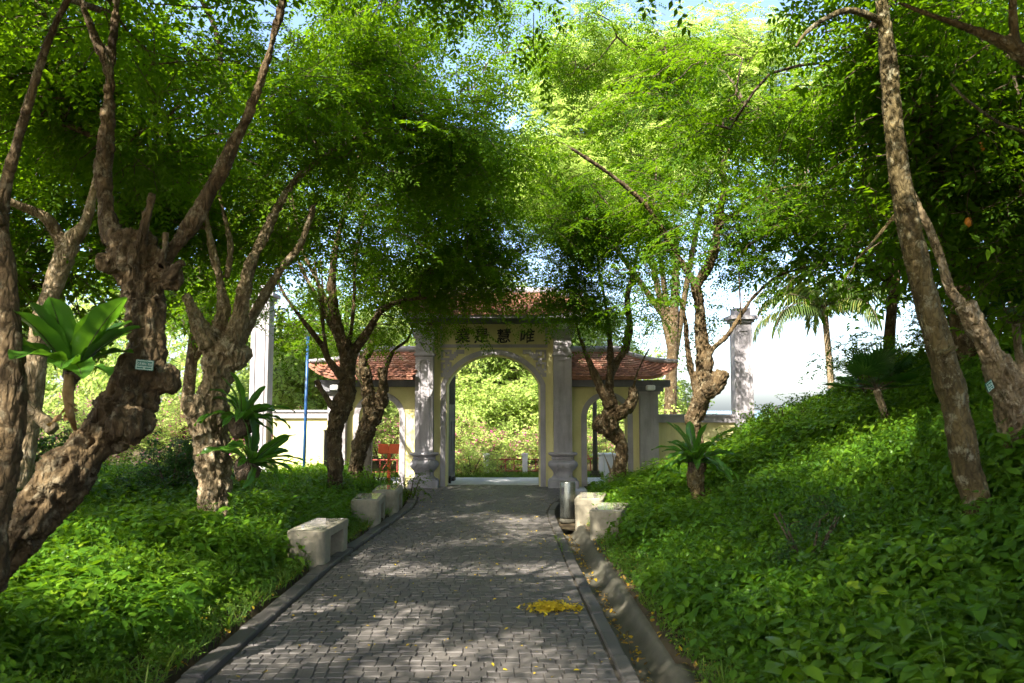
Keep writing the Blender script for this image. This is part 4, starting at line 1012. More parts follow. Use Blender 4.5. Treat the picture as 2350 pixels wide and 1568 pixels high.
# pale forked tree behind it
tree('pale sunlit forked trunk behind the thick leaning one', [LP([(40,1120,30),(70,930,30),(90,780,28),(112,690,27),(150,580,28),(170,545,24),(196,512,18),(215,440,14),(240,330,11)], 7.0), LP([(155,585,24),(130,535,21),(105,500,18),(60,478,15),(20,462,13),(-60,420,11)], [7,7,6.9,6.8,6.7,6.6]), LP([(125,990,22),(90,955,20),(55,925,18),(0,860,16)], 6.6)],
     BP, 0.018, [E3(-5.0,7.4,4.7,2.2,1.8,1.5), E3(-6.2,8.0,3.2,1.4,1.3,0.9)], 2.8, T_PIN, 3, 0.5)
# fern tree
tree('stout twisted sunlit trunk carrying two nest ferns', [LP([(500,1235,46),(492,1130,44),(490,1050,50),(480,985,50),(492,900,44),(500,830,48),(490,770,44)], 9.7), LP([(470,1000,34),(450,950,34),(452,920,26)], 9.55),
    LP([(480,800,34),(455,745,24),(436,700,17),(425,676,13)], 9.6), LP([(500,790,30),(512,720,22),(505,650,16),(480,540,12),(460,400,9)], 9.7), LP([(515,820,34),(548,730,28),(570,620,20),(605,545,17),(655,445,14),(710,385,11),(790,330,8),(880,290,6)], [9.6,9.6,9.6,9.7,9.8,10,10.2,10.4]),
    LP([(535,800,26),(580,725,20),(640,625,15),(690,560,12),(720,470,9)], 9.9), LP([(520,640,12),(528,560,10),(500,420,8),(505,300,7)], 9.8)],
    BP, 0.017, [E3(-3.4,10.5,5.4,2.9,1.9,1.7), E3(-1.7,10.8,5.7,1.9,1.6,1.2), E3(-5.6,10.0,4.4,1.6,1.5,1.2), E3(-1.7,12.2,7.9,2.3,1.4,0.8)], 3.0, T_PIN, 4, 1.2, over=(-6.5,-1.0,6.3,10.5,60,6.9,8.3), slim=.78, lumps=[(P(447,935,9.55), .17), (P(545,820,9.65), .15)])
# two trees before the gate, left of the path
tree('many stemmed tree with long straight hanging shoots behind the stone benches', [LP([(772,1175,24),(769,1120,21),(769,1060,19),(768,985,22),(781,942,26),(798,885,22),(795,825,18),(775,750,17),(763,690,14),(762,640,12),(772,560,10),(800,450,8),(830,340,6)], 14.0),
    LP([(776,945,14),(755,922,11),(735,890,10),(726,872,9)], 13.9), LP([(790,870,14),(757,830,11),(740,795,9),(708,752,8),(687,725,6),(655,680,5),(630,630,5)], 13.9), LP([(803,850,15),(815,805,14),(842,765,12),(875,713,10),(925,690,8),(980,684,6)], 14.1),
    LP([(775,780,9),(735,700,7),(690,610,6),(660,520,5)], 14.0), LP([(765,720,8),(720,630,7),(690,560,5),(670,450,4)], 14.2), LP([(800,800,8),(812,700,7),(815,600,6),(840,480,5)], 14.1), LP([(750,810,5),(738,740,4.5),(733,680,4),(722,600,4)], 13.8), LP([(756,830,4),(744,760,4),(742,690,3.5),(736,590,3)], 13.85)],
    BB, 0.018, [E3(-2.6,14.6,5.5,2.9,1.8,1.8), E3(-1.4,14.3,4.15,1.5,1.0,0.8), E3(-4.4,13.8,4.0,1.3,1.1,0.8), E3(-0.6,13.6,5.8,1.5,1.4,1.0), E3(-3.1,14.8,3.2,0.95,0.6,0.4), E3(-1.9,15.0,3.3,0.7,0.5,0.35)], 2.6, T_PIN, 5, 0.9)
tree('ridged leaning tree close beside the red notice post', [LP([(808,1115,20),(818,1066,19),(838,990,24),(866,945,21),(880,895,15),(876,845,10)], 16), LP([(850,960,18),(843,885,17),(833,830,14),(850,800,12),(859,737,9),(885,680,7),(914,630,6),(950,560,5)], 16), LP([(845,890,10),(805,830,8),(770,770,6),(740,690,5)], 16.1), LP([(876,880,9),(900,810,7),(935,780,5),(950,740,4)], 15.9)],
    BB, 0.02, [E3(-1.6,15.3,4.6,2.0,1.3,0.9), E3(-1.3,15.4,3.95,1.15,0.8,0.5), E3(-0.35,14.8,4.62,1.4,0.8,0.5)], 2.9, T_PIN, 6, 1.0)
# right of the path
tree('knotted small tree with a swollen head before the narrow right arch', [LP([(1418,1115,20),(1421,1088,18),(1428,1035,17),(1418,1004,18),(1398,978,25),(1403,942,24),(1398,895,15),(1401,830,10),(1398,768,8),(1388,690,6),(1370,600,5)], 16), LP([(1398,980,20),(1378,966,14),(1366,962,8)], 15.9), LP([(1400,935,18),(1386,905,14),(1373,877,12),(1350,825,8),(1330,770,6),(1317,713,5),(1300,640,4)], 15.9),
    LP([(1412,950,20),(1440,935,18),(1452,905,14),(1450,888,10)], 15.9), LP([(1402,870,9),(1415,832,10),(1436,798,11),(1444,741,10),(1440,682,9),(1452,632,8),(1470,540,6)], 16.1), LP([(1450,900,6),(1465,850,4),(1490,800,3)], 16)],
    BB, 0.018, [E3(2.0,15.6,4.7,1.9,1.5,1.5), E3(1.1,15.4,4.3,0.9,0.8,0.55), E3(2.3,15.8,3.3,1.0,0.7,0.45)], 3.6, T_PIN, 7, 1.2, holes=0.1, lumps=[(P(1392,972,15.9), .24)])
tree('tall forked tree with a sawn stub behind the fern topped stump', [LP([(1602,1130,27),(1600,1060,23),(1597,1002,21),(1590,968,25),(1604,930,27),(1616,860,22),(1616,820,21),(1608,749,17),(1604,690,16),(1594,648,14)], 13.5), LP([(1594,650,12),(1570,612,10),(1540,560,9),(1480,470,8),(1400,400,7),(1310,340,5)], [13.5,13.4,13.3,13,12.7,12.4]),
    LP([(1597,655,14),(1616,628,14),(1640,570,13),(1650,500,12),(1664,420,11),(1655,385,10),(1685,320,8),(1705,230,6)], 13.5), LP([(1612,905,22),(1636,890,22),(1652,866,20),(1658,852,17)], 13.4), LP([(1618,850,9),(1632,806,9),(1670,768,8),(1709,710,7),(1733,678,6),(1790,632,5),(1900,600,4)], 13.4), LP([(1597,905,11),(1585,846,10),(1577,788,9),(1570,720,7),(1540,640,5)], 13.6), LP([(1650,520,7),(1700,480,6),(1770,440,5),(1860,420,4)], 13.3), LP([(1700,745,3.5),(1698,680,3.5),(1694,560,3)], 13.3)],
    BB, 0.018, [E3(3.0,14.5,5.9,2.8,1.7,1.9), E3(1.3,13.6,5.7,1.6,1.2,1.1), E3(4.6,13.4,4.7,1.3,1.0,0.8), E3(3.1,13.6,3.6,0.9,0.7,0.5), E3(2.7,15.0,8.8,2.5,1.4,0.9)], 3.2, T_PIN, 8, 0.9, holes=0.15)
tree('tall slender leaning trunk with a round branch scar', [LP([(2262,1230,38),(2240,1150,36),(2215,1050,38),(2190,920,37),(2155,790,36),(2118,660,33),(2086,520,30),(2065,400,28),(2050,280,26),(2040,150,24),(2030,50,22),(2018,-30,20),(2005,-150,16)], 6.5), LP([(2175,800,26),(2180,808,26)], 6.35), LP([(2045,60,14),(1960,25,12),(1900,40,10),(1850,75,8),(1825,110,6)], [6.5,6.4,6.3,6.3,6.3]), LP([(2065,480,8),(2000,560,7),(1960,600,5)], 6.6)],
    BS, 0.015, [E3(3.2,7.8,5.6,1.9,1.8,1.0), E3(4.4,7.4,4.6,1.6,1.5,1.0), E3(3.6,8.8,5.4,2.0,1.6,0.9)], 3.4, T_PIN, 9, 0.5, holes=0.15, over=(-1.0,2.8,3.4,7.2,80,6.2,7.0))
tree('mottled crooked trunk leaning away at the picture edge, with a green tag', [LP([(2365,1260,34),(2345,1170,32),(2332,1040,33),(2322,940,46),(2305,870,46),(2265,790,31),(2232,735,30),(2212,700,26)], 7.0), LP([(2225,720,18),(2180,660,15),(2147,560,15),(2117,490,13),(2080,400,10),(2060,280,8)], 7.1), LP([(2330,880,30),(2375,830,24),(2440,760,20),(2480,620,16)], 7.0)],
    BP, 0.016, [E3(4.9,8.2,4.6,1.7,1.6,1.1), E3(5.9,8.6,3.4,1.2,1.2,0.9)], 3.0, T_MID, 10, 1.1)
tree('tree outside the picture whose thick brown limb crosses the top corner', [LP([(2900,1300,60),(2800,900,55),(2650,520,46),(2480,250,34),(2350,127,28),(2276,86,20),(2199,56,15),(2123,30,11),(2060,5,8)], 4.2), LP([(2340,140,18),(2326,60,17),(2322,-60,15)], 4.2), LP([(2480,260,18),(2380,300,11),(2300,285,8),(2220,230,6),(2180,190,5)], [4.2,4.6,5,5.3,5.5])],
    BS, 0.02, [E3(4.2,4.4,4.6,1.2,1.4,0.6)], 2.6, T_PIN, 12, 0.4, holes=0.15, over=(-1.2,4.8,-2.4,4.8,380,4.9,6.0))

# ------------------------------------------------------------------ trees standing further back
def simple_tree(x, y, H, ells, label, tpls, seed, bark=BB, r0=0.16, dens=1.7, group='trees standing back from the path', smin=1.0, smax=1.5, holes=0.2):
    z0 = float(hgt(np.array([x]), np.array([y]))[0]); r = random.Random(seed); limbs = []
    ln = (r.uniform(-.3,.3), r.uniform(-.3,.3))
    limbs.append([(x, y, z0-.15, r0*1.3), (x+ln[0]*.3, y+ln[1]*.3, z0+H*.25, r0), (x+ln[0], y+ln[1], z0+H*.55, r0*.75), (x+ln[0]*1.6, y+ln[1]*1.4, z0+H*.85, r0*.35)])
    for (c, rad) in ells:
        b = (x+ln[0]*.6, y+ln[1]*.6, z0+H*r.uniform(.3,.5)); limbs.append([(*b, r0*.55), ((b[0]+c[0])/2+r.uniform(-.2,.2), (b[1]+c[1])/2, (b[2]+c[2])/2+.15, r0*.4), (c[0], c[1], c[2], r0*.2)])
    return tree(label, limbs, bark, 0, ells, dens, tpls, seed, group=group, smin=smin, smax=smax, holes=holes, thick=0.006)
S = simple_tree
S(-7.6, 10.8, 6.0, [E3(-7.2,10.6,4.9,2.4,1.9,1.6), E3(-6.2,10.6,3.4,1.5,1.4,0.9)], 'leafy dark tree behind the pale forked trunk', T_MID, 101)
S(-11.5, 13.0, 7.0, [E3(-11.2,13,5.0,2.8,2.4,2.2), E3(-9.6,12.8,3.2,1.7,1.5,1.1)], 'broad bushy tree filling the gap by the picture edge', T_PALE, 102)
S(-8.4, 20.5, 8.5, [E3(-8.2,20.5,6.2,3.0,2.4,2.4), E3(-6.6,20.2,4.4,1.9,1.6,1.3)], 'tall tree rising behind the tall grey gate pillar', T_MID, 103)
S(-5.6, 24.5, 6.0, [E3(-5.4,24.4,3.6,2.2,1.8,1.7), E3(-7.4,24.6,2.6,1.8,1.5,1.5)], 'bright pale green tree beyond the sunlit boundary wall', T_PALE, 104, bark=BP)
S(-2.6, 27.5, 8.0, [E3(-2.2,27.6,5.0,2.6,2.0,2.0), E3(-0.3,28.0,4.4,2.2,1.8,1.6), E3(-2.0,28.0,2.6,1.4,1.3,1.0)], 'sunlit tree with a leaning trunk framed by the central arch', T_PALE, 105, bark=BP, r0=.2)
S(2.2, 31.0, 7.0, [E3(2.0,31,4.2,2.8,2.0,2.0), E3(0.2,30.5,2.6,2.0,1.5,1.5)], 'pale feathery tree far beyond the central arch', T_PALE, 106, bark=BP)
S(5.6, 27.0, 5.0, [E3(5.0,27,2.3,1.3,1.4,1.5)], 'small green tree glimpsed through the narrow arch behind the knotted tree', T_PALE, 107, bark=BP)
S(6.6, 11.5, 5.5, [E3(6.2,11.6,5.6,2.4,1.8,1.5), E3(7.6,11.4,4.5,2.0,1.7,1.4)], 'glossy leaved tree on the crest of the mound', T_MID, 108, dens=1.2)
S(9.0, 14.0, 6.5, [E3(8.6,14,6.0,2.8,2.2,2.2), E3(9.8,13.6,4.0,2.2,2.0,1.5)], 'large dark tree on the mound by the picture edge', T_MID, 109, dens=1.1)
S(6.4, 13.6, 4.5, [E3(6.6,13.8,5.0,1.7,1.4,1.1), E3(5.6,12.6,6.6,1.8,1.5,1.2), E3(5.3,13.0,4.7,1.3,1.0,0.7)], 'thin crooked tree behind the fan palm on the mound', T_MID, 110, r0=.09)
S(5.0, 25.5, 9.0, [E3(1.6,25.5,9.2,2.8,2.0,1.9), E3(4.4,25.5,9.6,2.6,1.8,1.8), E3(7.2,25.5,12.2,3.0,2.0,2.2), E3(3.6,25.5,12.4,2.8,2.0,2.0)], 'tall bright tree towering behind the gate roof', T_PINB, 111, r0=.2)
S(7.4, 6.6, 5.0, [E3(7.2,6.8,5.0,2.0,1.9,1.5)], 'glossy tree high on the mound above the mottled trunk', T_MID, 112, dens=1.0)

# ------------------------------------------------------------------ ferns, palms, stump, shrubs
def frond_mesh(name, L, W, lift, curl, wave, seed, mat):
    r = random.Random(seed); n = 16; V = []; Fq = []; T = []
    for i in range(n+1):
        u = i/n; ang = lift - curl*u; 
        if i == 0: p = Vector((0, 0, 0))
        else: p = p + Vector((math.cos(ang), 0, math.sin(ang)))*(L/n)
        ww = W*0.5*(0.28 + 0.72*min(1, u/0.35)**0.8)*(1 - max(0, (u-0.72)/0.28)**2*0.96)
        wob = wave*math.sin(u*19+seed); up = Vector((-math.sin(ang), 0, math.cos(ang)))
        V += [p + Vector((0, ww, 0)) + up*(ww*0.35+wob), p + Vector((0, ww*.5, 0)) + up*(ww*0.10+wob*.4), p, p + Vector((0, -ww*.5, 0)) + up*(ww*0.10-wob*.4), p + Vector((0, -ww, 0)) + up*(ww*0.35-wob)]
        T += [r.random()*.15+.4]*5
    for i in range(n):
        for k in range(4): a = 5*i+k; Fq.append((a, a+1, a+6, a+5))
    me = mesh_np(name, V, Fq, mat, True, {'tint': T})
    rb = MB().tube([Vector(V[5*i+2])+Vector((0,0,.001)) for i in range(n)], [0.006*(1-.8*i/n) for i in range(n)], 4, False)
    return me, mesh_np('midrib', rb.v, rb.f, M['rib'], True)
FR = [frond_mesh('frond', 0.62, 0.11, R(62), R(78), .010, 1, M['frond']), frond_mesh('frond', 0.58, 0.10, R(45), R(95), .014, 2, M['frond']), frond_mesh('frond', 0.68, 0.115, R(76), R(50), .008, 3, M['frond'])]
FRB = [frond_mesh('frond', 0.46, 0.165, R(74), R(30), .006, 4, M['frond']), frond_mesh('frond', 0.44, 0.15, R(55), R(45), .008, 5, M['frond']), frond_mesh('frond', 0.40, 0.14, R(40), R(60), .01, 6, M['frond'])]
DEAD = [frond_mesh('dead_frond', 0.40, 0.05, R(30), R(60), .018, 8, M['brown_leaf'])[0], frond_mesh('dead_frond', 0.34, 0.04, R(10), R(40), .02, 9, M['brown_leaf'])[0]]
def nest_fern(c, n, label, set_, scale, seed, tilt=(0, 0), az=(0, 360), ball=0.09, blen=1.0):
    o = empty('nest_fern', c); o.rotation_euler = (tilt[0], tilt[1], 0); tag(o, label, 'fern', 'nest ferns growing on trunks'); r = random.Random(seed)
    for k in range(n):
        me, rb = set_[r.randrange(len(set_))]; q = bpy.data.objects.new('frond', me); link(q, o)
        a = R(az[0] + (az[1]-az[0])*(k+r.uniform(-.3,.3))/n); q.rotation_euler = (R(r.uniform(-12,12)), R(r.uniform(-18,22)), a); s_ = scale*r.uniform(.75,1.12); q.scale = (s_, s_, s_)
        q.location = (0.03*math.cos(a), 0.03*math.sin(a), 0.0)
        m = bpy.data.objects.new('midrib', rb); link(m, q)
    for k in range(max(4, n//4)):        # withered fronds hanging below
        q = bpy.data.objects.new('dead_frond', DEAD[k % 2]); link(q, o); q.rotation_euler = (R(r.uniform(-20,20)), R(r.uniform(75,110)), r.random()*6.28); s_ = scale*r.uniform(.5,.85); q.scale = (s_, s_, s_); q['label'] = 'withered brown frond'
    mb = MB().lathe([(.02, -.22*blen), (ball*.8, -.16*blen), (ball*1.1, -.06*blen), (ball, .02), (.03, .05)], (0, 0), 18)
    mb.v = [(x*(1+.5*vv), y*(1+.5*vv), z) for (x, y, z), vv in zip(mb.v, vnoise(np.array(mb.v)*14))]
    mb.build('root_ball', M['twig'], o, True)
nest_fern(P(165, 855, 4.62), 22, 'large broad leaved nest fern in front of the thick leaning trunk', FRB, 1.06, 1, ball=.05, blen=.4)
w_ = MB().tube([P(158,860,4.57), P(156,905,4.57), P(160,945,4.6), P(168,985,4.75)], [.022,.034,.024,.012], 12); w_.v = [(x*1+.012*a, y+.012*a, z) for (x, y, z), a in zip(w_.v, vnoise(np.array(w_.v)*40))]; q = w_.build('hanging_root_bundle', M['dry_leaf'], None, True); tag(q, 'dry brown fibre bundle hanging under the large nest fern', 'root bundle')
nest_fern(P(556, 968, 9.3), 22, 'sunlit nest fern on the twisted trunk, upper of the two there', FR, 1.0, 2, (0, R(20)), ball=.12)
nest_fern(P(572, 1066, 9.25), 24, 'shaded nest fern on the twisted trunk, lower of the two there', FR, 0.95, 3, (0, R(35)), ball=.12)
nest_fern(P(1597, 1066, 11.0), 36, 'nest fern crowning the short brown stump', FR, 1.08, 4, ball=.11)
sb = LP([(1596,1225,26),(1598,1190,21),(1604,1150,20),(1598,1110,22),(1596,1072,20)], 11.0)
st_o, _ = make_trunk([sb, LP([(1600,1200,14),(1620,1165,9),(1630,1120,7)], 10.9)], BS, 0.014, 1.0, 'trunk'); root = empty('stump', Vector(sb[0][:3])); tag(root, 'short brown stump topped by a nest fern', 'stump'); link(st_o); adopt(st_o, root)
ex = LP([(1406,1125,12),(1403,1100,10),(1404,1085,8)], 14.6); st_o, _ = make_trunk([ex, LP([(1404,1090,6),(1395,1065,3),(1385,1040,2)], 14.6), LP([(1404,1086,5),(1409,1060,3),(1402,1030,1.6)], 14.6)], BP, 0.012, 0.6, 'trunk')
root = empty('stump', Vector(ex[0][:3])); tag(root, 'small pale dead stump with bare twigs before the knotted tree', 'stump'); link(st_o); adopt(st_o, root)

def palm(base, H, label, nfr, L, seed, fan=False):
    o = empty('palm_tree', base); tag(o, label, 'palm'); r = random.Random(seed)
    top = Vector((r.uniform(-.2,.2), 0, H)); MB().tube([Vector((0,0,-.2)), top*0.5+Vector((.05,0,0)), top], [.10,.085,.075] if not fan else [.06,.05,.045], 10).build('trunk', BP, o, True)
    for k in range(nfr):
        az = 2*math.pi*k/nfr + r.uniform(-.3,.3); lift = R(r.uniform(5, 65)); lb = LB(); pts = []; p = top.copy()
        n = 14
        if fan:
            d = Vector((math.cos(az)*math.cos(lift), math.sin(az)*math.cos(lift), math.sin(lift))); hub = p + d*L*0.6; lb.stem([p, hub], .008); side = d.cross(Vector((0,0,1))).normalized(); up = side.cross(d)
            for j in range(22):
                a = R(-115 + 230*j/21); dd = d*math.cos(a) + side*math.sin(a) + up*0.12; lb.leaf(hub, dd, up, L*.62*(1-.25*abs(j-10.5)/10.5), .035, r.random(), .3, .12)
        else:
            for j in range(n+1):
                u = j/n; ang = lift - 1.7*u*u; dd = Vector((math.cos(az)*math.cos(ang), math.sin(az)*math.cos(ang), math.sin(ang))); pts.append(p.copy()); p = p + dd*L/n
            lb.stem(pts, .012)
            for j in range(2, n+1):
                dd = (pts[j]-pts[j-1]).normalized(); side = dd.cross(Vector((0,0,1))).normalized()
                for s in (-1, 1):
                    for e in (0, .5):
                        lb.leaf(pts[j-1].lerp(pts[j], e), side*s*.8+dd*.5+Vector((0,0,-.45-r.random()*.3)), Vector((0,0,1)), L*.24*(1.1-.6*abs(j/n-.45)), .028, r.random(), .2, .3)
        f = lb.obj('frond', [M['palm'] if not fan else M['leaf_dark'], M['twig']]); link(f, o)
    return o
p = P(1910, 960, 20.0); palm((p.x, 20.0, 0.6), PZ(705, 20.0)-0.6, 'sunlit coconut palm standing far behind the mound', 18, 2.1, 3)
p = P(2030, 900, 10.5); palm((p.x, 10.5, float(hgt(np.array([p.x]), np.array([10.5]))[0])), 0.65, 'dark fan palm on top of the mound', 17, 0.58, 4, True)
p = P(2330, 900, 9.5); palm((p.x, 9.5, float(hgt(np.array([p.x]), np.array([9.5]))[0])), 0.95, 'fan palm half hidden behind the mottled trunk', 11, 0.6, 5, True)

def shrub(x, y, h, r_, label, tpls, seed, group='shrubs', dens=26, smin=.5, smax=.8, z=None):
    z0 = float(hgt(np.array([x]), np.array([y]))[0]) if z is None else z; r = random.Random(seed); limbs = []
    for k in range(5):
        a = k*1.26+r.random(); limbs.append([(x, y, z0-.1, .018), (x+r_*.25*math.cos(a), y+r_*.25*math.sin(a), z0+h*.35, .014), (x+r_*.6*math.cos(a), y+r_*.6*math.sin(a), z0+h*.75, .007)])
    return tree(label, limbs, M['twig'], 0, [E3(x, y, z0+h*.58, r_, r_, h*.45)], dens, tpls, seed, group=group, holes=.9, thick=.003, name='shrub', cat='shrub', smin=smin, smax=smax)
shrub(-1.98, 15.3, 1.0, .42, 'straggly green shrub at the foot of the carved pilaster', T_MID, 301, dens=22, smin=.22, smax=.36)
shrub(-2.55, 15.0, 0.7, .45, 'low dark shrub under the red notice post', T_MID, 302, smin=.25, smax=.4)
shrub(2.55, 7.0, 0.75, .45, 'dark twiggy sapling among the ground cover on the slope', T_DARK, 303, dens=22, smin=.22, smax=.34)
shrub(4.55, 13.3, 0.75, .62, 'leafy bush on the skyline of the mound beside the pale pillar', T_MID, 304, smin=.3, smax=.45)
shrub(5.7, 12.6, 1.35, .75, 'bright leafy bush in front of the coconut palm', T_MID, 305, smin=.32, smax=.5, dens=20)
shrub(6.9, 12.2, 1.5, .85, 'tall leafy bush on the mound behind the fan palm', T_MID, 309, smin=.32, smax=.5, dens=18)
shrub(-5.2, 12.3, 1.0, .7, 'dark shrub between the leaning trunk and the fern tree', T_DARK, 306, smin=.35, smax=.55)
shrub(-6.6, 10.4, 1.3, .9, 'dark leafy bush behind the leaning trunk', T_DARK, 307, smin=.4, smax=.6)
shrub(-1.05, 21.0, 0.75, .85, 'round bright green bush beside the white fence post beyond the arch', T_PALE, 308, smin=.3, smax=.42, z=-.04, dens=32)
FL = ['bougainvillea bush glimpsed between the leaning trunk and the fern tree', 'bougainvillea bush just beyond the fern tree trunk', 'bougainvillea bush behind the tall grey gate pillar', 'bougainvillea bush hidden behind the sunlit boundary wall', 'bougainvillea bush framed by the narrow arch near the notice post', 'bougainvillea bush beside the grey door leaf in the central arch', 'low bougainvillea bush in the middle of the central arch', 'bougainvillea bush behind the pilaster next to the steel bin', 'bougainvillea bush framed by the narrow arch behind the knotted tree', 'bougainvillea bush behind the end pilaster below the upswept eave']
for i, (x, y, h, r_) in enumerate(((-10.2,19.6,2.0,1.3), (-8.6,20.9,1.9,1.3), (-7.0,21.4,1.7,1.3), (-5.4,21.6,1.2,1.1), (-3.6,22.4,1.5,1.2), (-2.0,23.6,1.8,1.2), (-0.3,23.4,1.1,1.0), (1.2,23.2,1.2,1.1), (2.7,22.8,1.2,1.0), (4.0,24.0,1.5,1.2))):
    shrub(x, y, h, r_, FL[i], T_FLOW, 320+i, 'bougainvillea bushes', 9, .7, 1.05, -.04)
for i, (x, y, h, r_) in enumerate(((-1.4,26.0,2.6,1.6), (1.4,26.4,2.8,1.7), (3.6,27.4,2.4,1.6), (-5.6,27.0,2.6,1.6), (-0.2,28.6,3.6,1.9))):
    shrub(x, y, h, r_, ['tall pale bush low in the central arch, nearest its door leaf', 'tall pale bush beyond the gate behind the bin side pilaster', 'tall pale bush beyond the narrow arch behind the knotted tree', 'tall pale bush beyond the narrow arch near the notice post', 'tallest pale bush deep in the middle of the central arch'][i], T_PALE, 340+i, 'garden bushes beyond the gate', 5, .8, 1.3, -.04)
# fence with white posts and red rails
fe = empty('garden_fence', (0, 21.7, -.04)); tag(fe, 'low red railed fence with white posts beyond the road', 'fence')
xs = [-9.0+1.04*k for k in range(15)]
for k, x in enumerate(xs):
    y = 0.35*math.sin(x*.25); x = x-0.01
    MB().box(x-.07, x+.07, y-.07, y+.07, -.1, .50, b=.01).box(x-.085, x+.085, y-.085, y+.085, .50, .56).build('post', M['white'], fe)
    if k < len(xs)-1:
        y2 = 0.35*math.sin(xs[k+1]*.25); A = Vector((x+.07, y, 0)); B = Vector((xs[k+1]-.08, y2, 0))
        for z in (.08, .40): MB().tube([A+Vector((0,0,z)), B+Vector((0,0,z))], [.018,.018], 6).build('rail', M['rail_red'], fe)
        for u in (.25, .5, .75): MB().tube([A.lerp(B,u)+Vector((0,0,.08)), A.lerp(B,u)+Vector((0,0,.40))], [.014,.014], 6).build('baluster', M['rail_red'], fe)
        MB().tube([A.lerp(B,.27)+Vector((0,0,.1)), A.lerp(B,.49)+Vector((0,0,.38))], [.012,.012], 6).build('brace', M['rail_red'], fe)
p = P(1366, 1080, 20.6); o = empty('lamp_post', (p.x, 20.6, 0)); tag(o, 'grey concrete pole seen through the narrow arch', 'pole')
MB().tube([(0,0,-.1), (0,0,3.1)], [.065,.05], 14).build('shaft', M['concrete'], o, True); MB().box(-.13,.13,-.13,.13,-.1,.07).box(-.09,.09,-.09,.09,.07,.14).build('footing', M['concrete'], o)
p = P(1398, 1080, 20.5); o = empty('white_bollard', (p.x, 20.5, 0)); tag(o, 'thick white post standing beside the concrete pole', 'post')
MB().box(-.13,.13,-.13,.13,-.1,.52,b=.012).build('shaft', M['white'], o); MB().box(-.16,.16,-.16,.16,.52,.59,b=.012).build('cap', M['white'], o)

# far wooded bank beyond the garden, one mass
n = 420; r = np.random.default_rng(5); px_ = np.concatenate([r.uniform(-40, 3.2, n)]); py_ = r.uniform(33, 44, n); pz_ = r.random(n)**0.8*(5.5+2*np.sin(px_*.3))*(1-.55*sstep(-4, 3, px_))
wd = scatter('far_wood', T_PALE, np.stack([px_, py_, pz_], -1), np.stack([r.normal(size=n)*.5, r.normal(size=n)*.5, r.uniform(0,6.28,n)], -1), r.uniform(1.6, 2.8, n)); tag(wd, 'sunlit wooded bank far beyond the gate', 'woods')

# ------------------------------------------------------------------ ground cover, weeds, litter
def field(n, x0, x1, y0, y1, ok, seed):
    r = np.random.default_rng(seed); x = r.uniform(x0, x1, n); y = r.uniform(y0, y1, n)
    k = ok(x, y) & (np.abs(x) < 0.66*y + 1.3); x, y = x[k], y[k]
    return x, y, hgt(x, y), r
def place(name, tpls, x, y, z, r, smin, smax, tilt=.22, label=None, cat=None, size=None, parent=None, lift=0.0):
    n = len(x); s = r.uniform(smin, smax, n)
    if size is not None: s = s*size
    o = scatter(name, tpls, np.stack([x, y, z+lift], -1), np.stack([r.normal(size=n)*tilt, r.normal(size=n)*tilt, r.uniform(0, 6.28, n)], -1), s, parent)
    tag(o, label, cat); return o
BENCH = [(-2.24,9.25), (-2.14,12.2), (-2.06,13.5), (1.28,10.95), (1.2,12.3)]
def off_bench(x, y):
    k = np.ones(x.shape, bool)
    for bx, by in BENCH: k &= ~((np.abs(x-bx) < .22) & (np.abs(y-by) < .52))
    return k & ~((np.abs(x-.86) < .3) & (np.abs(y-12.45) < .5))
lok = lambda x, y: (x < left_edge(y)-.30-.12*vnoise(np.stack([y*2.2, y*0, y*0], -1))) & (y < 17.3) & off_bench(x, y)
def slope_rot(x, y, r):
    e = .25; gx_ = (hgt(x+e, y)-hgt(x-e, y))/(2*e); gy_ = (hgt(x, y+e)-hgt(x, y-e))/(2*e)
    return np.stack([np.arctan(gy_)*.9+r.normal(size=len(x))*.05, -np.arctan(gx_)*.9+r.normal(size=len(x))*.05, 0*x], -1)
def cover(n1, n2, x0, x1, ok, inner, seed, label, size):
    x, y, z, r = field(n1, x0, x1, 2.4, 17.4, lambda x, y: ok(x, y) & (inner(x, y) > .36), seed); k = len(x)
    x2, y2, z2, r2 = field(n2, x0, x1, 2.4, 17.4, lambda x, y: ok(x, y) & (inner(x, y) < .5), seed+50); k2 = len(x2)
    X_, Y_, Z_ = np.concatenate([x, x2]), np.concatenate([y, y2]), np.concatenate([z, z2])
    sz = np.concatenate([r.uniform(.85, 1.15, k), r.uniform(.6, 1.0, k2)])*size(X_, Y_)
    rot = slope_rot(X_, Y_, r); rot[k:] = np.stack([r2.normal(size=k2)*.22, r2.normal(size=k2)*.22, r2.uniform(0, 6.28, k2)], -1)
    o = scatter('ground_cover', T_PATCH+T_GRD+T_PATCH2, np.stack([X_, Y_, Z_], -1), rot, sz, None, np.concatenate([np.where(big(x, y) > 0, rng.integers(10, 13, k), rng.integers(0, 6, k)), rng.integers(6, 10, k2)]))
    tag(o, label, 'ground cover')
big = lambda x, y: vnoise(np.stack([x*.8+7, y*.8, x*0], -1)) - .35 + .9*sstep(1.2, 2.4, x)*(1-sstep(4.6, 6.5, y))
nz2 = lambda x, y: vnoise(np.stack([x*.7, y*.7, x*0], -1))
cover(2400, 9000, -13, -2, lok, lambda x, y: left_edge(y)-.3-x, 1, 'dense green ground cover left of the path', lambda x, y: .74+.3*sstep(0, 1.0, left_edge(y)-.3-x)+.24*nz2(x, y))
rok = lambda x, y: (x > right_edge(y)+.56+.10*vnoise(np.stack([y*2.2, y*0+5, y*0], -1))) & (y < 17.5) & off_bench(x, y)
cover(2900, 12000, .9, 13, rok, lambda x, y: x-right_edge(y)-.56, 2, 'dense green ground cover on the mound right of the path', lambda x, y: .72+.3*sstep(0, .9, x-right_edge(y)-.56)+.26*nz2(x, y)+.10*sstep(1.2, 2.2, x)*(1-sstep(4.0, 5.2, y)))
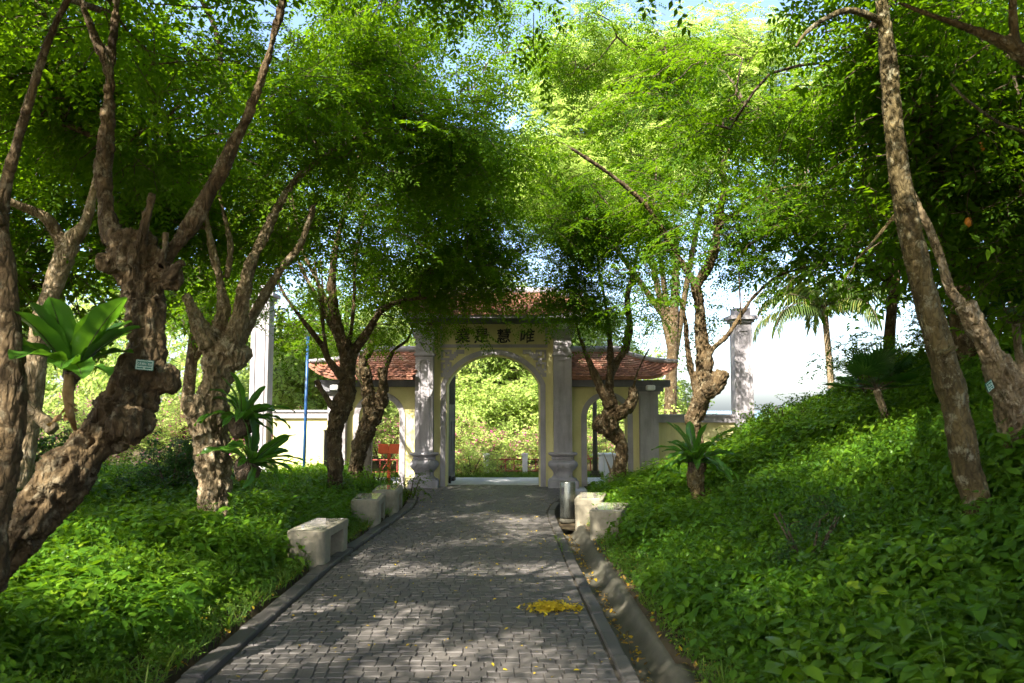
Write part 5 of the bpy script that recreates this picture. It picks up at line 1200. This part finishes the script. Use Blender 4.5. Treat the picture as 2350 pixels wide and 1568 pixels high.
# small bright weeds and dry leaves along both edges
wl = lambda x, y: (x < left_edge(y)-.16) & (x > left_edge(y)-.75) & (y < 16.5) & off_bench(x, y)
x, y, z, r = field(5200, -3, -1.7, 3, 16.5, wl, 3); place('weeds', T_WEED, x, y, z, r, .6, 1.2, label='short yellowish weeds edging the kerb by the benches', cat='weeds')
wr = lambda x, y: (x > right_edge(y)+.47) & (x < right_edge(y)+1.0) & (y < 17) & off_bench(x, y)
x, y, z, r = field(4600, .9, 2.2, 3, 17, wr, 4); place('weeds', T_WEED, x, y, z, r, .5, 1.05, label='short weeds edging the open drain', cat='weeds')
x, y, z, r = field(2600, -3, -1.7, 3, 16.5, lambda x, y: (x < left_edge(y)-.15) & (x > left_edge(y)-.55), 5); place('leaf_litter', T_BRN, x, y, z, r, .5, 1.1, .4, 'dry brown leaves lying along the kerb under the weeds', 'leaf litter', lift=.012)
x, y, z, r = field(2200, .6, 1.8, 3, 17, lambda x, y: (x > right_edge(y)+.42) & (x < right_edge(y)+.75), 6); place('leaf_litter', T_BRN, x, y, z, r, .5, 1.1, .4, 'dry brown leaves lying along the drain lip', 'leaf litter', lift=.012)
r = np.random.default_rng(8); n = 300; y = r.uniform(4, 11.8, n); x = right_edge(y)+.118+r.uniform(.05, .20, n); place('leaf_litter', T_BRN, x, y, np.full(n, -.118), r, .5, 1.1, .5, 'fallen leaves lying in the bottom of the drain', 'leaf litter')
n = 300; y = r.uniform(4.7, 16.5, n); x = left_edge(y)+(right_edge(y)-left_edge(y))*r.random(n)**.8; place('fallen_leaves', T_YEL, x, y, np.full(n, .006), r, .35, .8, .25, 'yellow leaves scattered over the paving', 'fallen leaves')
n = 620; a = r.uniform(0, 6.28, n); q = np.abs(r.normal(size=n))*.5; x = .32+.20*q*np.cos(a)*1.15; y = 7.0+.22*q*np.sin(a); zz = .008+.03*np.exp(-q*q*2)*r.random(n)
n2 = 70; x = np.concatenate([x, r.uniform(.35,.6,n2)]); y = np.concatenate([y, 6.98+r.normal(size=n2)*.06]); zz = np.concatenate([zz, np.full(n2,.01)])
place('leaf_heap', T_YEL, x, y, zz, r, .6, 1.05, .35, 'heap of swept yellow leaves on the paving', 'leaf heap')
# tufts of grass in the kerb joints
x = np.array([.585,.59,.60,.60,.70,.60,.595]); y = np.array([10.5,10.62,9.75,9.85,9.6,9.8,10.4]); place('grass_tufts', T_WEED, x, y, np.zeros(7), r, .6, .9, label='small grass tufts growing in the kerb joint', cat='grass')
# grass verge between the road and the fence
x, y, z, r = field(5200, -9, 5, 20.25, 22.0, lambda x, y: y > 0, 9); place('verge_grass', T_WEED, x, y, z, r, .5, .9, label='mown grass verge across the road', cat='grass')
# a few orange fruits in the glossy crown by the picture edge
for k, (fx, fy, fd) in enumerate(((2252, 336, 7.2), (2222, 510, 7.4))):
    c = P(fx, fy, fd); o = MB().lathe([(.004,-.05), (.025,-.038), (.034,0), (.025,.036), (.004,.046)], (0,0), 12).build('fruit', M['fruit'], None, True, c); tag(o, ['orange fruit hanging high among the glossy leaves', 'small orange fruit hanging lower beside the leaning trunk'][k], 'fruit')
